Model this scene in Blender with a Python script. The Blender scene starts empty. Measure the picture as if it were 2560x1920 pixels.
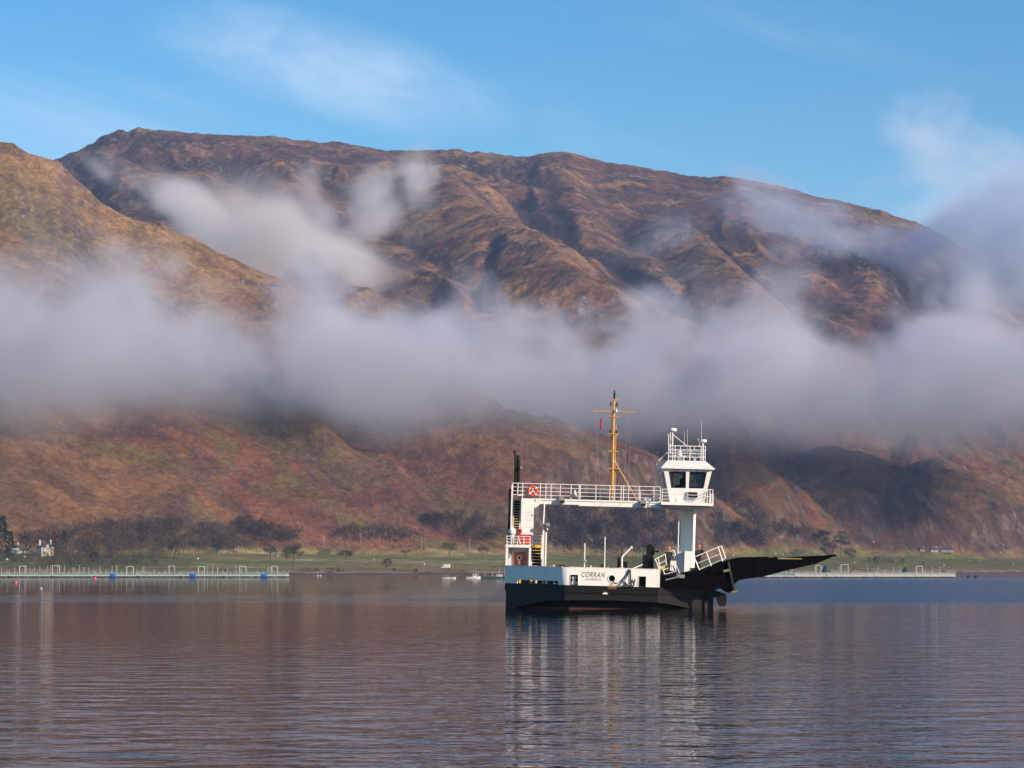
import bpy, bmesh, math, random
import numpy as np
from mathutils import Vector, Matrix

R = math.radians
scene = bpy.context.scene
COL = scene.collection

# ------------------------------------------------------------------ camera
EYE = 2.6            # metres above the water
FPX = 6000.0         # focal length in photo pixels (photo 2560 x 1920)
HOR = 1424.0         # photo row of the horizon
cam_d = bpy.data.cameras.new('camera')
cam = bpy.data.objects.new('camera', cam_d)
COL.objects.link(cam)
cam.location = (0, 0, EYE)
cam.rotation_euler = (R(90), 0, 0)
cam_d.sensor_width = 36.0
cam_d.lens = 36.0 * FPX / 2560.0
cam_d.shift_y = (HOR - 960.0) / 2560.0
cam_d.clip_start = 0.5
cam_d.clip_end = 60000
scene.camera = cam

# ------------------------------------------------------------------ light and sky
SUN_AZ = 52.0        # degrees to the right of straight behind the camera
SUN_EL = 19.0
sx = math.sin(R(SUN_AZ)) * math.cos(R(SUN_EL))
sy = -math.cos(R(SUN_AZ)) * math.cos(R(SUN_EL))
sz = math.sin(R(SUN_EL))
SUN = Vector((sx, sy, sz))
sun_d = bpy.data.lights.new('sun', 'SUN')
sun_d.energy = 5.0
sun_d.angle = R(0.5)
sun_d.color = (1.0, 0.79, 0.58)
sun = bpy.data.objects.new('sun', sun_d)
COL.objects.link(sun)
sun.rotation_euler = SUN.to_track_quat('Z', 'Y').to_euler()
sun.location = (60, -80, 60)

world = bpy.data.worlds.new('World')
scene.world = world
world.use_nodes = True
wn, wl = world.node_tree.nodes, world.node_tree.links
wn.clear()

def N(nodes, t, **kw):
    n = nodes.new(t)
    for k, v in kw.items():
        if k == 'inp':
            for a, b in v.items():
                n.inputs[a].default_value = b
        else:
            setattr(n, k, v)
    return n

class NT:
    """small helper to write node graphs as expressions"""
    def __init__(self, tree):
        self.n, self.l = tree.nodes, tree.links
    def new(self, t, **kw):
        return N(self.n, t, **kw)
    def put(self, sock, v):
        if isinstance(v, (int, float, tuple, list)):
            sock.default_value = v
        else:
            self.l.new(v, sock)
    def m(self, op, a, b=None, c=None, clamp=False):
        n = self.new('ShaderNodeMath', operation=op, use_clamp=clamp)
        for i, v in enumerate((a, b, c)):
            if v is not None:
                self.put(n.inputs[i], v)
        return n.outputs[0]
    def vm(self, op, a, b=None):
        n = self.new('ShaderNodeVectorMath', operation=op)
        self.put(n.inputs[0], a)
        if b is not None:
            self.put(n.inputs[1], b)
        return n.outputs[0]
    def sep(self, v):
        n = self.new('ShaderNodeSeparateXYZ')
        self.l.new(v, n.inputs[0])
        return n.outputs
    def comb(self, x, y, z):
        n = self.new('ShaderNodeCombineXYZ')
        for i, v in enumerate((x, y, z)):
            self.put(n.inputs[i], v)
        return n.outputs[0]
    def noise(self, vec, scale=1.0, detail=4.0, rough=0.5, dist=0.0, lac=2.0):
        n = self.new('ShaderNodeTexNoise')
        self.l.new(vec, n.inputs['Vector'])
        n.inputs['Scale'].default_value = scale
        n.inputs['Detail'].default_value = detail
        n.inputs['Roughness'].default_value = rough
        n.inputs['Distortion'].default_value = dist
        n.inputs['Lacunarity'].default_value = lac
        return n.outputs[0]
    def step(self, v, a, b, lo=0.0, hi=1.0):
        n = self.new('ShaderNodeMapRange', interpolation_type='SMOOTHSTEP')
        self.put(n.inputs[0], v)
        for i, q in enumerate((a, b, lo, hi)):
            self.put(n.inputs[1 + i], q)
        return n.outputs[0]
    def mix(self, f, a, b, blend='MIX'):
        n = self.new('ShaderNodeMix', data_type='RGBA', blend_type=blend)
        self.put(n.inputs[0], f)
        self.put(n.inputs[6], a)
        self.put(n.inputs[7], b)
        return n.outputs[2]
    def curve(self, v, pts):
        """piecewise smooth function v in 0..1 -> 0..1"""
        n = self.new('ShaderNodeFloatCurve')
        c = n.mapping.curves[0]
        while len(c.points) > 2:
            c.points.remove(c.points[1])
        c.points[0].location = pts[0]
        c.points[1].location = pts[-1]
        for p in pts[1:-1]:
            c.points.new(*p)
        n.mapping.use_clip = False
        n.mapping.update()
        self.put(n.inputs[1], v)
        return n.outputs[0]

def blob(nt, a, b, ca, cb, ra, rb, ang=0.0):
    """soft ellipse of radius (ra, rb) round (ca, cb), 1 in the middle"""
    ua = nt.m('SUBTRACT', a, ca)
    ub = nt.m('SUBTRACT', b, cb)
    c, s = math.cos(ang), math.sin(ang)
    p = nt.m('DIVIDE', nt.m('ADD', nt.m('MULTIPLY', ua, c), nt.m('MULTIPLY', ub, s)), ra)
    q = nt.m('DIVIDE', nt.m('SUBTRACT', nt.m('MULTIPLY', ub, c), nt.m('MULTIPLY', ua, s)), rb)
    d = nt.m('ADD', nt.m('MULTIPLY', p, p), nt.m('MULTIPLY', q, q))
    return nt.m('SUBTRACT', 1.0, d)

w = NT(world.node_tree)
sky = w.new('ShaderNodeTexSky', sky_type='NISHITA', sun_disc=False)
sky.sun_elevation = R(SUN_EL)
sky.sun_rotation = math.atan2(sx, sy)
sky.altitude = 0
sky.air_density = 1.0
sky.dust_density = 0.0
sky.ozone_density = 3.0
tc = w.new('ShaderNodeTexCoord')
d = tc.outputs['Generated']
dx, dy, dz = w.sep(d)
az = w.m('ARCTAN2', dx, dy)                  # azimuth, 0 straight ahead
el = w.m('ARCSINE', dz)
# high thin cirrus in long streaks, all round the sky
ca, sa = math.cos(-0.30), math.sin(-0.30)
p = w.m('ADD', w.m('MULTIPLY', az, ca), w.m('MULTIPLY', el, sa))
q = w.m('SUBTRACT', w.m('MULTIPLY', el, ca), w.m('MULTIPLY', az, sa))
cv = w.comb(w.m('MULTIPLY', p, 5.0), w.m('MULTIPLY', q, 26.0), 3.7)
ci = w.noise(cv, 1.0, 7.0, 0.55, 0.6)
ci2 = w.noise(w.comb(w.m('MULTIPLY', p, 30.0), w.m('MULTIPLY', q, 60.0), 1.2), 1.0, 5.0, 0.6, 0.4)
cirr = w.m('MULTIPLY', w.step(ci, 0.50, 0.78), w.step(ci2, 0.2, 0.8, 0.55, 1.0))
b1 = w.m('MAXIMUM', blob(w, az, el, -0.074, 0.205, 0.088, 0.023, -0.24), 0.0)
bank1 = w.m('MULTIPLY', w.m('POWER', b1, 1.2), w.m('ADD', w.step(ci, 0.34, 0.62, 0.15, 0.75), w.m('MULTIPLY', w.step(ci2, 0.38, 0.66), 0.55)))
b2 = w.m('MAXIMUM', blob(w, az, el, -0.19, 0.178, 0.09, 0.03, -0.1), 0.0)
veil = w.m('MULTIPLY', b2, w.step(ci, 0.35, 0.7, 0.05, 0.32))
# low soft cumulus beyond the right shoulder of the hills
cu = w.noise(w.comb(w.m('MULTIPLY', az, 15.0), w.m('MULTIPLY', el, 21.0), 8.3), 1.0, 7.0, 0.56, 0.3)
b3 = blob(w, az, el, 0.200, 0.122, 0.135, 0.070, 0.25)
cum = w.step(w.m('ADD', w.m('MULTIPLY', w.m('SUBTRACT', cu, 0.5), 3.4), b3), 0.05, 1.0)
cum = w.m('MULTIPLY', cum, 0.50)
al = w.m('MAXIMUM', w.m('MULTIPLY', cirr, 0.14), w.m('MULTIPLY', bank1, 0.30))
al = w.m('MAXIMUM', al, veil)
hs = w.new('ShaderNodeHueSaturation')
hs.inputs['Saturation'].default_value = 1.35
hs.inputs['Hue'].default_value = 0.497
w.l.new(sky.outputs[0], hs.inputs['Color'])
c1 = w.mix(al, hs.outputs[0], (6.4, 7.2, 8.2, 1))
c2 = w.mix(cum, c1, (5.2, 5.3, 6.3, 1))
bg = w.new('ShaderNodeBackground')
bg.inputs['Strength'].default_value = 0.105
w.l.new(c2, bg.inputs[0])
wo = w.new('ShaderNodeOutputWorld')
w.l.new(bg.outputs[0], wo.inputs[0])

scene.view_settings.view_transform = 'Standard'
scene.view_settings.look = 'None'
scene.view_settings.exposure = 0.52
scene.view_settings.gamma = 1.0
scene.view_settings.use_curve_mapping = False
scene.render.engine = 'CYCLES'
cy = scene.cycles
cy.use_denoising = True
cy.max_bounces = 6
cy.diffuse_bounces = 2
cy.glossy_bounces = 3
cy.transmission_bounces = 4
cy.volume_bounces = 1
cy.use_adaptive_sampling = True
cy.adaptive_threshold = 0.02
cy.transparent_max_bounces = 12
cy.volume_max_steps = 256
cy.caustics_reflective = False
cy.caustics_refractive = False

# ------------------------------------------------------------------ helpers
def at(u, v, Y):
    """world point that stands at photo pixel (u, v) if it is Y metres away"""
    return Vector(((u - 1280.0) / FPX * Y, Y, EYE - (v - HOR) / FPX * Y))

def tag(o, label=None, cat=None, group=None, kind=None):
    if label: o['label'] = label
    if cat: o['category'] = cat
    if group: o['group'] = group
    if kind: o['kind'] = kind
    return o

def empty(name, loc, rz=0.0):
    o = bpy.data.objects.new(name, None)
    COL.objects.link(o)
    o.location = loc
    o.rotation_euler = (0, 0, rz)
    o.empty_display_size = 0.2
    return o

def link_mesh(name, me, mat, parent=None, loc=None):
    o = bpy.data.objects.new(name, me)
    COL.objects.link(o)
    if mat is not None and not me.materials:
        me.materials.append(mat)
    if parent is not None:
        o.parent = parent
    if loc is not None:
        o.location = loc
    return o

class MB:
    """collects simple shapes for ONE mesh"""
    def __init__(self):
        self.v, self.f, self.sm = [], [], []
    def add(self, vs, fs, smooth=False):
        n = len(self.v)
        self.v += [tuple(q) for q in vs]
        self.f += [tuple(i + n for i in f) for f in fs]
        self.sm += [smooth] * len(fs)
        return self
    def box(self, x0, x1, y0, y1, z0, z1):
        vs = [(x, y, z) for z in (z0, z1) for y in (y0, y1) for x in (x0, x1)]
        return self.add(vs, [(0, 2, 3, 1), (4, 5, 7, 6), (0, 1, 5, 4), (2, 6, 7, 3), (0, 4, 6, 2), (1, 3, 7, 5)])
    def hull8(self, vs):
        return self.add(vs, [(0, 2, 3, 1), (4, 5, 7, 6), (0, 1, 5, 4), (2, 6, 7, 3), (0, 4, 6, 2), (1, 3, 7, 5)])
    def tube(self, a, b, r, r2=None, n=8, cap=True):
        a, b = Vector(a), Vector(b)
        r2 = r if r2 is None else r2
        ax = (b - a)
        if ax.length < 1e-6:
            return self
        qz = ax.to_track_quat('Z', 'Y')
        vs = []
        for c, rr in ((a, r), (b, r2)):
            for k in range(n):
                t = 2 * math.pi * k / n
                vs.append(c + qz @ Vector((rr * math.cos(t), rr * math.sin(t), 0)))
        fs = [(k, (k + 1) % n, n + (k + 1) % n, n + k) for k in range(n)]
        self.add(vs, fs, True)
        if cap:
            self.add(vs, [tuple(range(n - 1, -1, -1)), tuple(range(n, 2 * n))])
        return self
    def path(self, pts, r, n=8):
        for a, b in zip(pts[:-1], pts[1:]):
            self.tube(a, b, r, n=n)
        return self
    def prism(self, poly, y0, y1):
        """polygon in x,z (counter-clockwise seen from -y) pushed from y0 to y1"""
        n = len(poly)
        vs = [(x, y0, z) for x, z in poly] + [(x, y1, z) for x, z in poly]
        fs = [tuple(range(n)), tuple(range(2 * n - 1, n - 1, -1))]
        fs += [(k, n + k, n + (k + 1) % n, (k + 1) % n) for k in range(n)]
        return self.add(vs, fs)
    def slab(self, poly, z0, z1, poly_top=None):
        """polygon in x,y pushed from z0 to z1"""
        n = len(poly)
        pt = poly_top or poly
        vs = [(x, y, z0) for x, y in poly] + [(x, y, z1) for x, y in pt]
        fs = [tuple(range(n - 1, -1, -1)), tuple(range(n, 2 * n))]
        fs += [(k, (k + 1) % n, n + (k + 1) % n, n + k) for k in range(n)]
        return self.add(vs, fs)
    def lathe(self, c, prof, n=16, axis='Z'):
        """profile of (radius, height) turned round an axis through c"""
        c = Vector(c)
        vs, fs = [], []
        for r, h in prof:
            for k in range(n):
                t = 2 * math.pi * k / n
                a, b = r * math.cos(t), r * math.sin(t)
                vs.append(c + (Vector((a, b, h)) if axis == 'Z' else Vector((a, h, b)) if axis == 'Y' else Vector((h, a, b))))
        for j in range(len(prof) - 1):
            for k in range(n):
                fs.append((j * n + k, j * n + (k + 1) % n, (j + 1) * n + (k + 1) % n, (j + 1) * n + k))
        return self.add(vs, fs, True)
    def ball(self, c, r, rz=None, n=12, m=8):
        rz = r if rz is None else rz
        prof = [(max(1e-4, r * math.sin(math.pi * j / m)), -rz * math.cos(math.pi * j / m)) for j in range(m + 1)]
        return self.lathe(c, prof, n)
    def torus(self, c, R0, r0, n=28, m=10, axis='Y'):
        c = Vector(c)
        vs, fs = [], []
        for i in range(n):
            t = 2 * math.pi * i / n
            for j in range(m):
                s = 2 * math.pi * j / m
                q, h = R0 + r0 * math.cos(s), r0 * math.sin(s)
                vs.append(c + Vector((q * math.cos(t), h, q * math.sin(t))))
        for i in range(n):
            for j in range(m):
                fs.append((i * m + j, i * m + (j + 1) % m, ((i + 1) % n) * m + (j + 1) % m, ((i + 1) % n) * m + j))
        return self.add(vs, fs, True)
    def mesh(self, name):
        me = bpy.data.meshes.new(name)
        me.from_pydata(self.v, [], self.f)
        me.polygons.foreach_set('use_smooth', self.sm)
        bm = bmesh.new()
        bm.from_mesh(me)
        bmesh.ops.recalc_face_normals(bm, faces=bm.faces)
        bm.to_mesh(me)
        bm.free()
        return me
    def build(self, name, mat, parent=None, loc=None):
        return link_mesh(name, self.mesh(name), mat, parent, loc)

def paint(name, col, rough=0.5, metal=0.0, wear=0.12, scale=3.0, dark=None, streak=False, spec=0.5):
    """painted / plain surface with slight uneven colour"""
    mt = bpy.data.materials.new(name)
    mt.use_nodes = True
    t = NT(mt.node_tree)
    b = t.n['Principled BSDF']
    b.inputs['Roughness'].default_value = rough
    b.inputs['Metallic'].default_value = metal
    b.inputs['Specular IOR Level'].default_value = spec
    tcn = t.new('ShaderNodeTexCoord')
    vec = tcn.outputs['Object']
    if streak:
        x, y, z = t.sep(vec)
        vec = t.comb(t.m('MULTIPLY', x, 3.0), t.m('MULTIPLY', y, 3.0), t.m('MULTIPLY', z, 0.5))
    nz = t.noise(vec, scale, 6.0, 0.6)
    f = t.step(nz, 0.42, 0.75, 0.0, wear)
    dk = dark or tuple(c * 0.45 for c in col)
    c = t.mix(f, (*col, 1), (*dk, 1))
    t.l.new(c, b.inputs['Base Color'])
    t.l.new(t.step(nz, 0.3, 0.8, rough * 0.85, min(1.0, rough * 1.25)), b.inputs['Roughness'])
    return mt

# ------------------------------------------------------------------ numpy noise
def _grad(ix, iy, seed):
    h = (ix.astype(np.int64) * 374761393 + iy.astype(np.int64) * 668265263 + seed * 1442695041) & 0xFFFFFFFF
    h = ((h ^ (h >> 13)) * 1274126177) & 0xFFFFFFFF
    h = (h ^ (h >> 16)) & 0xFFFF
    return h.astype(np.float32) * np.float32(2 * math.pi / 65536.0)

def pnoise(x, y, seed=0):
    xi, yi = np.floor(x), np.floor(y)
    xf, yf = (x - xi).astype(np.float32), (y - yi).astype(np.float32)
    xi, yi = xi.astype(np.int64), yi.astype(np.int64)
    u = xf * xf * xf * (xf * (xf * 6 - 15) + 10)
    v = yf * yf * yf * (yf * (yf * 6 - 15) + 10)
    def dot(ox, oy):
        a = _grad(xi + ox, yi + oy, seed)
        return np.cos(a) * (xf - ox) + np.sin(a) * (yf - oy)
    n0 = dot(0, 0) * (1 - u) + dot(1, 0) * u
    n1 = dot(0, 1) * (1 - u) + dot(1, 1) * u
    return (n0 * (1 - v) + n1 * v) * 1.5

def fbm(x, y, oct=5, seed=0, gain=0.5, lac=2.03):
    s, a = 0.0, 1.0
    for k in range(oct):
        s = s + a * pnoise(x, y, seed + 17 * k)
        x, y, a = x * lac + 13.7, y * lac + 7.1, a * gain
    return s

def ridged(x, y, oct=5, seed=0, gain=0.5, lac=2.07):
    s, a, tot = 0.0, 1.0, 0.0
    for k in range(oct):
        s = s + a * (1 - np.abs(pnoise(x, y, seed + 31 * k)))
        tot += a
        x, y, a = x * lac + 5.3, y * lac + 9.9, a * gain
    return s / tot

def sstep(x, a, b):
    t = np.clip((x - a) / (b - a), 0, 1)
    return t * t * (3 - 2 * t)

# ------------------------------------------------------------------ hills
S = 2560.0 / 2212.0
SKYL = [(-600, 470), (-200, 420), (0, 385), (125, 343), (165, 326), (200, 311), (240, 290), (262, 283), (300, 279), (350, 284), (440, 290), (520, 291), (590, 290),
        (660, 300), (740, 311), (830, 322), (900, 325), (945, 322), (980, 320), (1030, 328), (1080, 335), (1140, 341), (1180, 332),
        (1205, 328), (1240, 331), (1310, 352), (1400, 365), (1460, 373), (1530, 381), (1565, 379), (1620, 387), (1700, 405), (1760, 427), (1830, 437),
        (1900, 452), (1980, 482), (2050, 513), (2100, 548), (2150, 592), (2212, 640), (2400, 740), (2800, 830)]
YC = 4200.0
sk_t = np.array([(u * S - 1280) / FPX for u, v in SKYL])
sk_h = np.array([EYE + (HOR - v * S) / FPX * YC for u, v in SKYL])

def shore_y(t):
    return np.interp(t, [-0.6, -0.25, -0.10, 0.0, 0.10, 0.22, 0.6], [1230, 1240, 1330, 1420, 1650, 2050, 2400])

def foot_y(t):
    return np.interp(t, [-0.6, -0.25, -0.12, 0.0, 0.10, 0.22, 0.6], [1620, 1640, 1760, 1900, 2150, 2480, 2700])

def foot_z(t):
    return np.interp(t, [-0.6, -0.22, -0.12, 0.0, 0.13, 0.22, 0.6], [17, 16, 14, 14, 17, 13, 13])

def base_z(t, y):
    """smooth mountain: loch bed, beach, fields, slope, crest and far side"""
    H = np.interp(t, sk_t, sk_h)
    ys, yf, zf = shore_y(t), foot_y(t), foot_z(t)
    s = (y - yf) / (YC - yf)
    f = s + 0.10 * np.sin(np.clip(s, 0, 1) * math.pi) * (0.5 - s) * 2
    up = zf + (H - zf) * f
    up = np.where(y > YC, H - 0.00022 * (y - YC) ** 2 - 0.02 * (y - YC), up)
    fl = (y - ys) / (yf - ys)
    flat = np.where(fl > 0, 2.2 * sstep(fl, 0, 0.10) + (zf - 2.2) * np.clip(fl, 0, 1) ** 1.25, 0.06 * (y - ys))
    return np.where(y < yf, flat, up)

def place(u, v, lift):
    """point (X, Y, Z) on the line of sight of a pixel that stands `lift` metres over the smooth slope"""
    t = (u - 1280) / FPX
    e = (HOR - v) / FPX
    yy = np.linspace(1300, 4190, 3000)
    g = EYE + e * yy - base_z(np.full_like(yy, t), yy) - lift
    i = np.argmax(g < 0)
    y = yy[i] if g[i] < 0 else 4150.0
    return (t * y, y, EYE + e * y)

RIDGES = [  # photo pixels along the crest, lift over the slope, fall to the left and to the right
    ([(1020, 395), (1103, 412), (1164, 500), (1266, 544), (1360, 597), (1417, 646), (1461, 678), (1510, 707), (1583, 760), (1680, 850), (1760, 930)], 62, 0.22, 0.90, 1),
    ([(1350, 520), (1400, 585), (1440, 625), (1510, 655), (1600, 727), (1680, 790), (1740, 850)], 40, 0.28, 0.85, 1),
    ([(1620, 470), (1700, 560), (1790, 640), (1830, 690), (1900, 760), (1980, 850)], 36, 0.28, 0.8, 1),
    ([(2000, 540), (2090, 610), (2180, 665), (2240, 740), (2260, 830)], 40, 0.3, 0.85, 1),
    ([(2560, 800), (2440, 770), (2380, 780), (2300, 835)], 30, 0.5, 0.4, 1),
    ([(900, 400), (960, 445), (1040, 470), (1100, 520)], 36, 0.3, 0.8, 1),
    ([(430, 380), (500, 430), (590, 480), (680, 560)], 40, 0.35, 0.7, 1),
    ([(1020, 860), (1100, 925), (1180, 980), (1270, 1030), (1340, 1050), (1400, 1068), (1480, 1101), (1534, 1134), (1588, 1164), (1643, 1195), (1740, 1250), (1840, 1300)], 40, 0.22, 0.85, 0),
    ([(1560, 1180), (1680, 1215), (1760, 1228), (1810, 1245), (1860, 1280), (1925, 1315), (1990, 1345), (2030, 1362)], 40, 0.25, 0.85, 0),
    ([(1790, 1100), (1880, 1180), (1950, 1220), (2010, 1262), (2080, 1300), (2150, 1335), (2230, 1362)], 26, 0.25, 0.75, 0),
    ([(1980, 1060), (2080, 1120), (2160, 1170), (2200, 1230), (2230, 1290)], 24, 0.3, 0.75, 0),
    ([(2240, 1120), (2330, 1150), (2420, 1165), (2510, 1210), (2580, 1260)], 20, 0.35, 0.5, 0),
    ([(520, 1010), (590, 1090), (640, 1180), (700, 1260), (720, 1310)], 10, 0.25, 0.5, 0),
    ([(640, 1030), (720, 1110), (780, 1200), (830, 1290), (850, 1330)], 14, 0.25, 0.5, 0),
    ([(820, 1060), (900, 1130), (960, 1220), (1010, 1290), (1060, 1340)], 14, 0.25, 0.5, 0),
    ([(330, 1040), (380, 1110), (410, 1200), (430, 1290)], 8, 0.25, 0.4, 0),
]
GULLIES = [  # stream beds: photo pixels, depth, half width in metres
    ([(1300, 515), (1345, 575), (1400, 625), (1425, 650), (1470, 685), (1530, 730), (1600, 790), (1680, 860)], 20, 24),
    ([(1370, 490), (1400, 560), (1440, 610), (1500, 640), (1560, 690), (1620, 740)], 12, 13),
    ([(1480, 610), (1540, 660), (1590, 700), (1640, 740), (1700, 800)], 16, 22),
    ([(2540, 680), (2460, 695), (2380, 720), (2320, 760), (2260, 810), (2220, 850)], 20, 24),
    ([(1240, 690), (1205, 730), (1192, 800)], 8, 8),
    ([(1110, 420), (1150, 440), (1160, 470), (1180, 500)], 12, 20),
    ([(560, 400), (590, 430), (610, 470), (640, 520)], 14, 22),
]
CRAGS = [  # lines of broken rock
    ([(270, 1040), (380, 1035), (480, 1045), (560, 1060)], 14),
    ([(620, 1035), (700, 1060), (780, 1085), (860, 1090), (960, 1115), (1050, 1150)], 14),
    ([(300, 350), (380, 370), (430, 365)], 70),
    ([(560, 430), (680, 425), (760, 440)], 40),
    ([(1160, 400), (1230, 415), (1290, 430)], 45),
    ([(2150, 700), (2230, 740), (2280, 780)], 45),
    ([(0, 460), (60, 480), (120, 485)], 22),
    ([(1240, 1150), (1330, 1175), (1400, 1190)], 10),
]
LEFT = [(-900, 330), (-300, 345), (0, 353), (30, 356), (75, 385), (142, 402), (175, 440), (244, 503), (325, 544), (407, 564), (488, 601), (550, 636), (610, 666), (700, 708), (773, 742), (850, 810), (930, 930), (1000, 1080), (1080, 1280), (1180, 1480), (1400, 1700), (3000, 2000)]
YL = 2480.0
lf_t = np.array([(u - 1280) / FPX for u, v in LEFT])
lf_h = np.array([EYE + (HOR - v) / FPX * YL for u, v in LEFT])

def smax(a, b, k):
    h = np.clip(0.5 + 0.5 * (a - b) / k, 0, 1)
    return b + (a - b) * h + k * h * (1 - h)

def seg_ridge(X, Y, pts, al, ar, rnd=16.0):
    best = np.full(X.shape, -1e4, np.float32)
    P = np.array(pts)
    for (x0, y0, z0), (x1, y1, z1) in zip(P[:-1], P[1:]):
        dx, dy = x1 - x0, y1 - y0
        L2 = dx * dx + dy * dy
        s = np.clip(((X - x0) * dx + (Y - y0) * dy) / L2, 0, 1)
        px, py = X - (x0 + s * dx), Y - (y0 + s * dy)
        dist = np.sqrt(px * px + py * py)
        side = (X - x0) * (-dy) + (Y - y0) * dx
        # walking down the crest (to the right and towards us) the left hand side is the far, shaded one
        a = np.where(side > 0, ar, al)
        z = z0 + s * (z1 - z0) - a * (np.sqrt(dist * dist + rnd * rnd) - rnd) - 0.0016 * dist * dist
        best = np.maximum(best, z)
    return best

def near(X, Y, P, m):
    xs, ys = [p[0] for p in P], [p[1] for p in P]
    return (X > min(xs) - m) & (X < max(xs) + m) & (Y > min(ys) - m) & (Y < max(ys) + m)

def line_mask(X, Y, pts, width):
    """1 along a line on the ground, fading over its half width"""
    P = [place(u, v, 0.0)[:2] for u, v in pts]
    out = np.zeros_like(X)
    sel = near(X, Y, P, 4 * width)
    x, y = X[sel], Y[sel]
    best = np.full(x.shape, 1e9)
    for (x0, y0), (x1, y1) in zip(P[:-1], P[1:]):
        dx, dy = x1 - x0, y1 - y0
        s = np.clip(((x - x0) * dx + (y - y0) * dy) / (dx * dx + dy * dy + 1e-6), 0, 1)
        best = np.minimum(best, (x - x0 - s * dx) ** 2 + (y - y0 - s * dy) ** 2)
    out[sel] = np.exp(-best / (2 * width * width))
    return out

def terrain(X, Y, detail=True):
    t = X / np.maximum(Y, 1.0)
    wx = X + 45 * fbm(X / 420, Y / 420, 3, 3)
    wy = Y + 45 * fbm(X / 420, Y / 420, 3, 5)
    z = base_z(t, Y)
    yf = foot_y(t)
    slope_m = sstep(Y, yf - 20, yf + 200)
    crest_m = 1 - 0.85 * sstep(np.abs(Y - YC), 260, 0)
    # big undulation and gullies running down the slope
    g = ridged(wx / 240 + 0.0012 * wy, wy / 1000, 3, 11, 0.5)
    gf = ridged(wx / 95 + 0.0030 * wy, wy / 560, 3, 13, 0.5)
    z = z + slope_m * crest_m * (46 * (g - 0.72) * 1.6 + 10 * (gf - 0.72) * 1.6 + 12 * fbm(wx / 300, wy / 420, 3, 21))
    # the nearer hill on the left
    tl = t + 0.004 * fbm(X / 140, Y / 140, 3, 77)
    Hl = np.interp(tl, lf_t, lf_h)
    sl = (Y - yf) / (YL - yf)
    fl = np.clip(sl, 0, 1)
    front = foot_z(t) + (Hl - foot_z(t)) * (fl + 0.10 * np.sin(fl * math.pi * 2) * 0.5)
    back = Hl - 0.42 * (Y - YL) - 0.0003 * (Y - YL) ** 2
    zl = np.where(Y < YL, front, back)
    zl = zl + sstep(Y, yf + 30, yf + 260) * (1 - 0.8 * sstep(np.abs(Y - YL), 160, 0)) * (22 * (ridged(wx / 200 + 0.001 * wy, wy / 620, 3, 41) - 0.72) * 1.5 + 6 * fbm(wx / 160, wy / 160, 3, 43))
    z = np.where(Y > yf, smax(z, zl, 14.0 * sstep(Y, yf, yf + 80) + 0.01), z)
    for pts, lift, al, ar, up in RIDGES:
        rp = [place(u, v, lift) for u, v in pts]
        rp[0] = (rp[0][0], rp[0][1], rp[0][2] - lift * 1.2)
        rp[-1] = (rp[-1][0], rp[-1][1], rp[-1][2] - lift * 0.7)
        sel = near(X, Y, rp, 380.0)
        rz = seg_ridge((wx * 0.35 + X * 0.65)[sel], (wy * 0.35 + Y * 0.65)[sel], rp, al, ar)
        rz = rz - np.maximum(yf[sel] + 60 - Y[sel], 0) * 0.40
        zs = z[sel]
        z[sel] = np.where(rz > zs - 12, smax(rz, zs, 9.0), zs)
    gw = np.zeros_like(z)
    for pts, dep, wid in GULLIES:
        m_ = line_mask(wx * 0.3 + X * 0.7, wy * 0.3 + Y * 0.7, pts, wid)
        z = z - dep * m_
        gw = np.maximum(gw, m_ * (1.0 if wid > 5 else 0.36 + 0.40 * fbm(X / 30, Y / 40, 3, 231)))
    cw_ = np.zeros_like(z)
    for pts, wid in CRAGS:
        cw_ = np.maximum(cw_, line_mask(wx * 0.5 + X * 0.5, wy * 0.5 + Y * 0.5, pts, wid))
    if detail:
        n1 = fbm(wx / 70, wy / 110, 5, 61, 0.55)
        z = z + slope_m * (0.4 + 0.6 * crest_m) * 1.7 * n1
        # stepped crags: bands of rock that break the slope
        b = fbm(wx / 150, wy / 150 + z / 90, 4, 81)
        band = np.abs((z / 34.0 + 1.3 * b) % 1.0 - 0.5) * 2
        crag = sstep(fbm(X / 210, Y / 260, 4, 91), 0.05, 0.55) * sstep(band, 0.55, 0.95)
        z = z + slope_m * crag * (2.4 + 2.2 * fbm(X / 18, Y / 18, 3, 97))
        z = z + slope_m * (1.3 + 4.0 * cw_) * fbm(X / 17, Y / 22, 3, 71)
        z = z + (1 - slope_m) * sstep(Y, shore_y(t), shore_y(t) + 90) * 0.9 * fbm(X / 60, Y / 60, 3, 75)
        return z, crag, gw, cw_
    return z

tcols = np.concatenate([np.linspace(-0.62, -0.26, 40)[:-1], np.linspace(-0.26, 0.26, 860), np.linspace(0.26, 0.62, 40)[1:]])
yrows = np.concatenate([np.linspace(1180, 1600, 90)[:-1], np.linspace(1600, 4330, 800), np.linspace(4330, 5600, 30)[1:]])
TT, YY = np.meshgrid(tcols.astype(np.float64), yrows.astype(np.float64))
XX = TT * YY
ZZ, CRAG, GUL, CRG = terrain(XX, YY)
nr, nc = ZZ.shape

def ground_z(x, y):
    """height of the finished ground mesh at a point"""
    t = x / y
    j = np.searchsorted(tcols, t) - 1
    i = np.searchsorted(yrows, y) - 1
    i, j = int(np.clip(i, 0, nr - 2)), int(np.clip(j, 0, nc - 2))
    a = (t - tcols[j]) / (tcols[j + 1] - tcols[j])
    b = (y - yrows[i]) / (yrows[i + 1] - yrows[i])
    return float(ZZ[i, j] * (1 - a) * (1 - b) + ZZ[i, j + 1] * a * (1 - b) + ZZ[i + 1, j] * (1 - a) * b + ZZ[i + 1, j + 1] * a * b)

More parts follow.
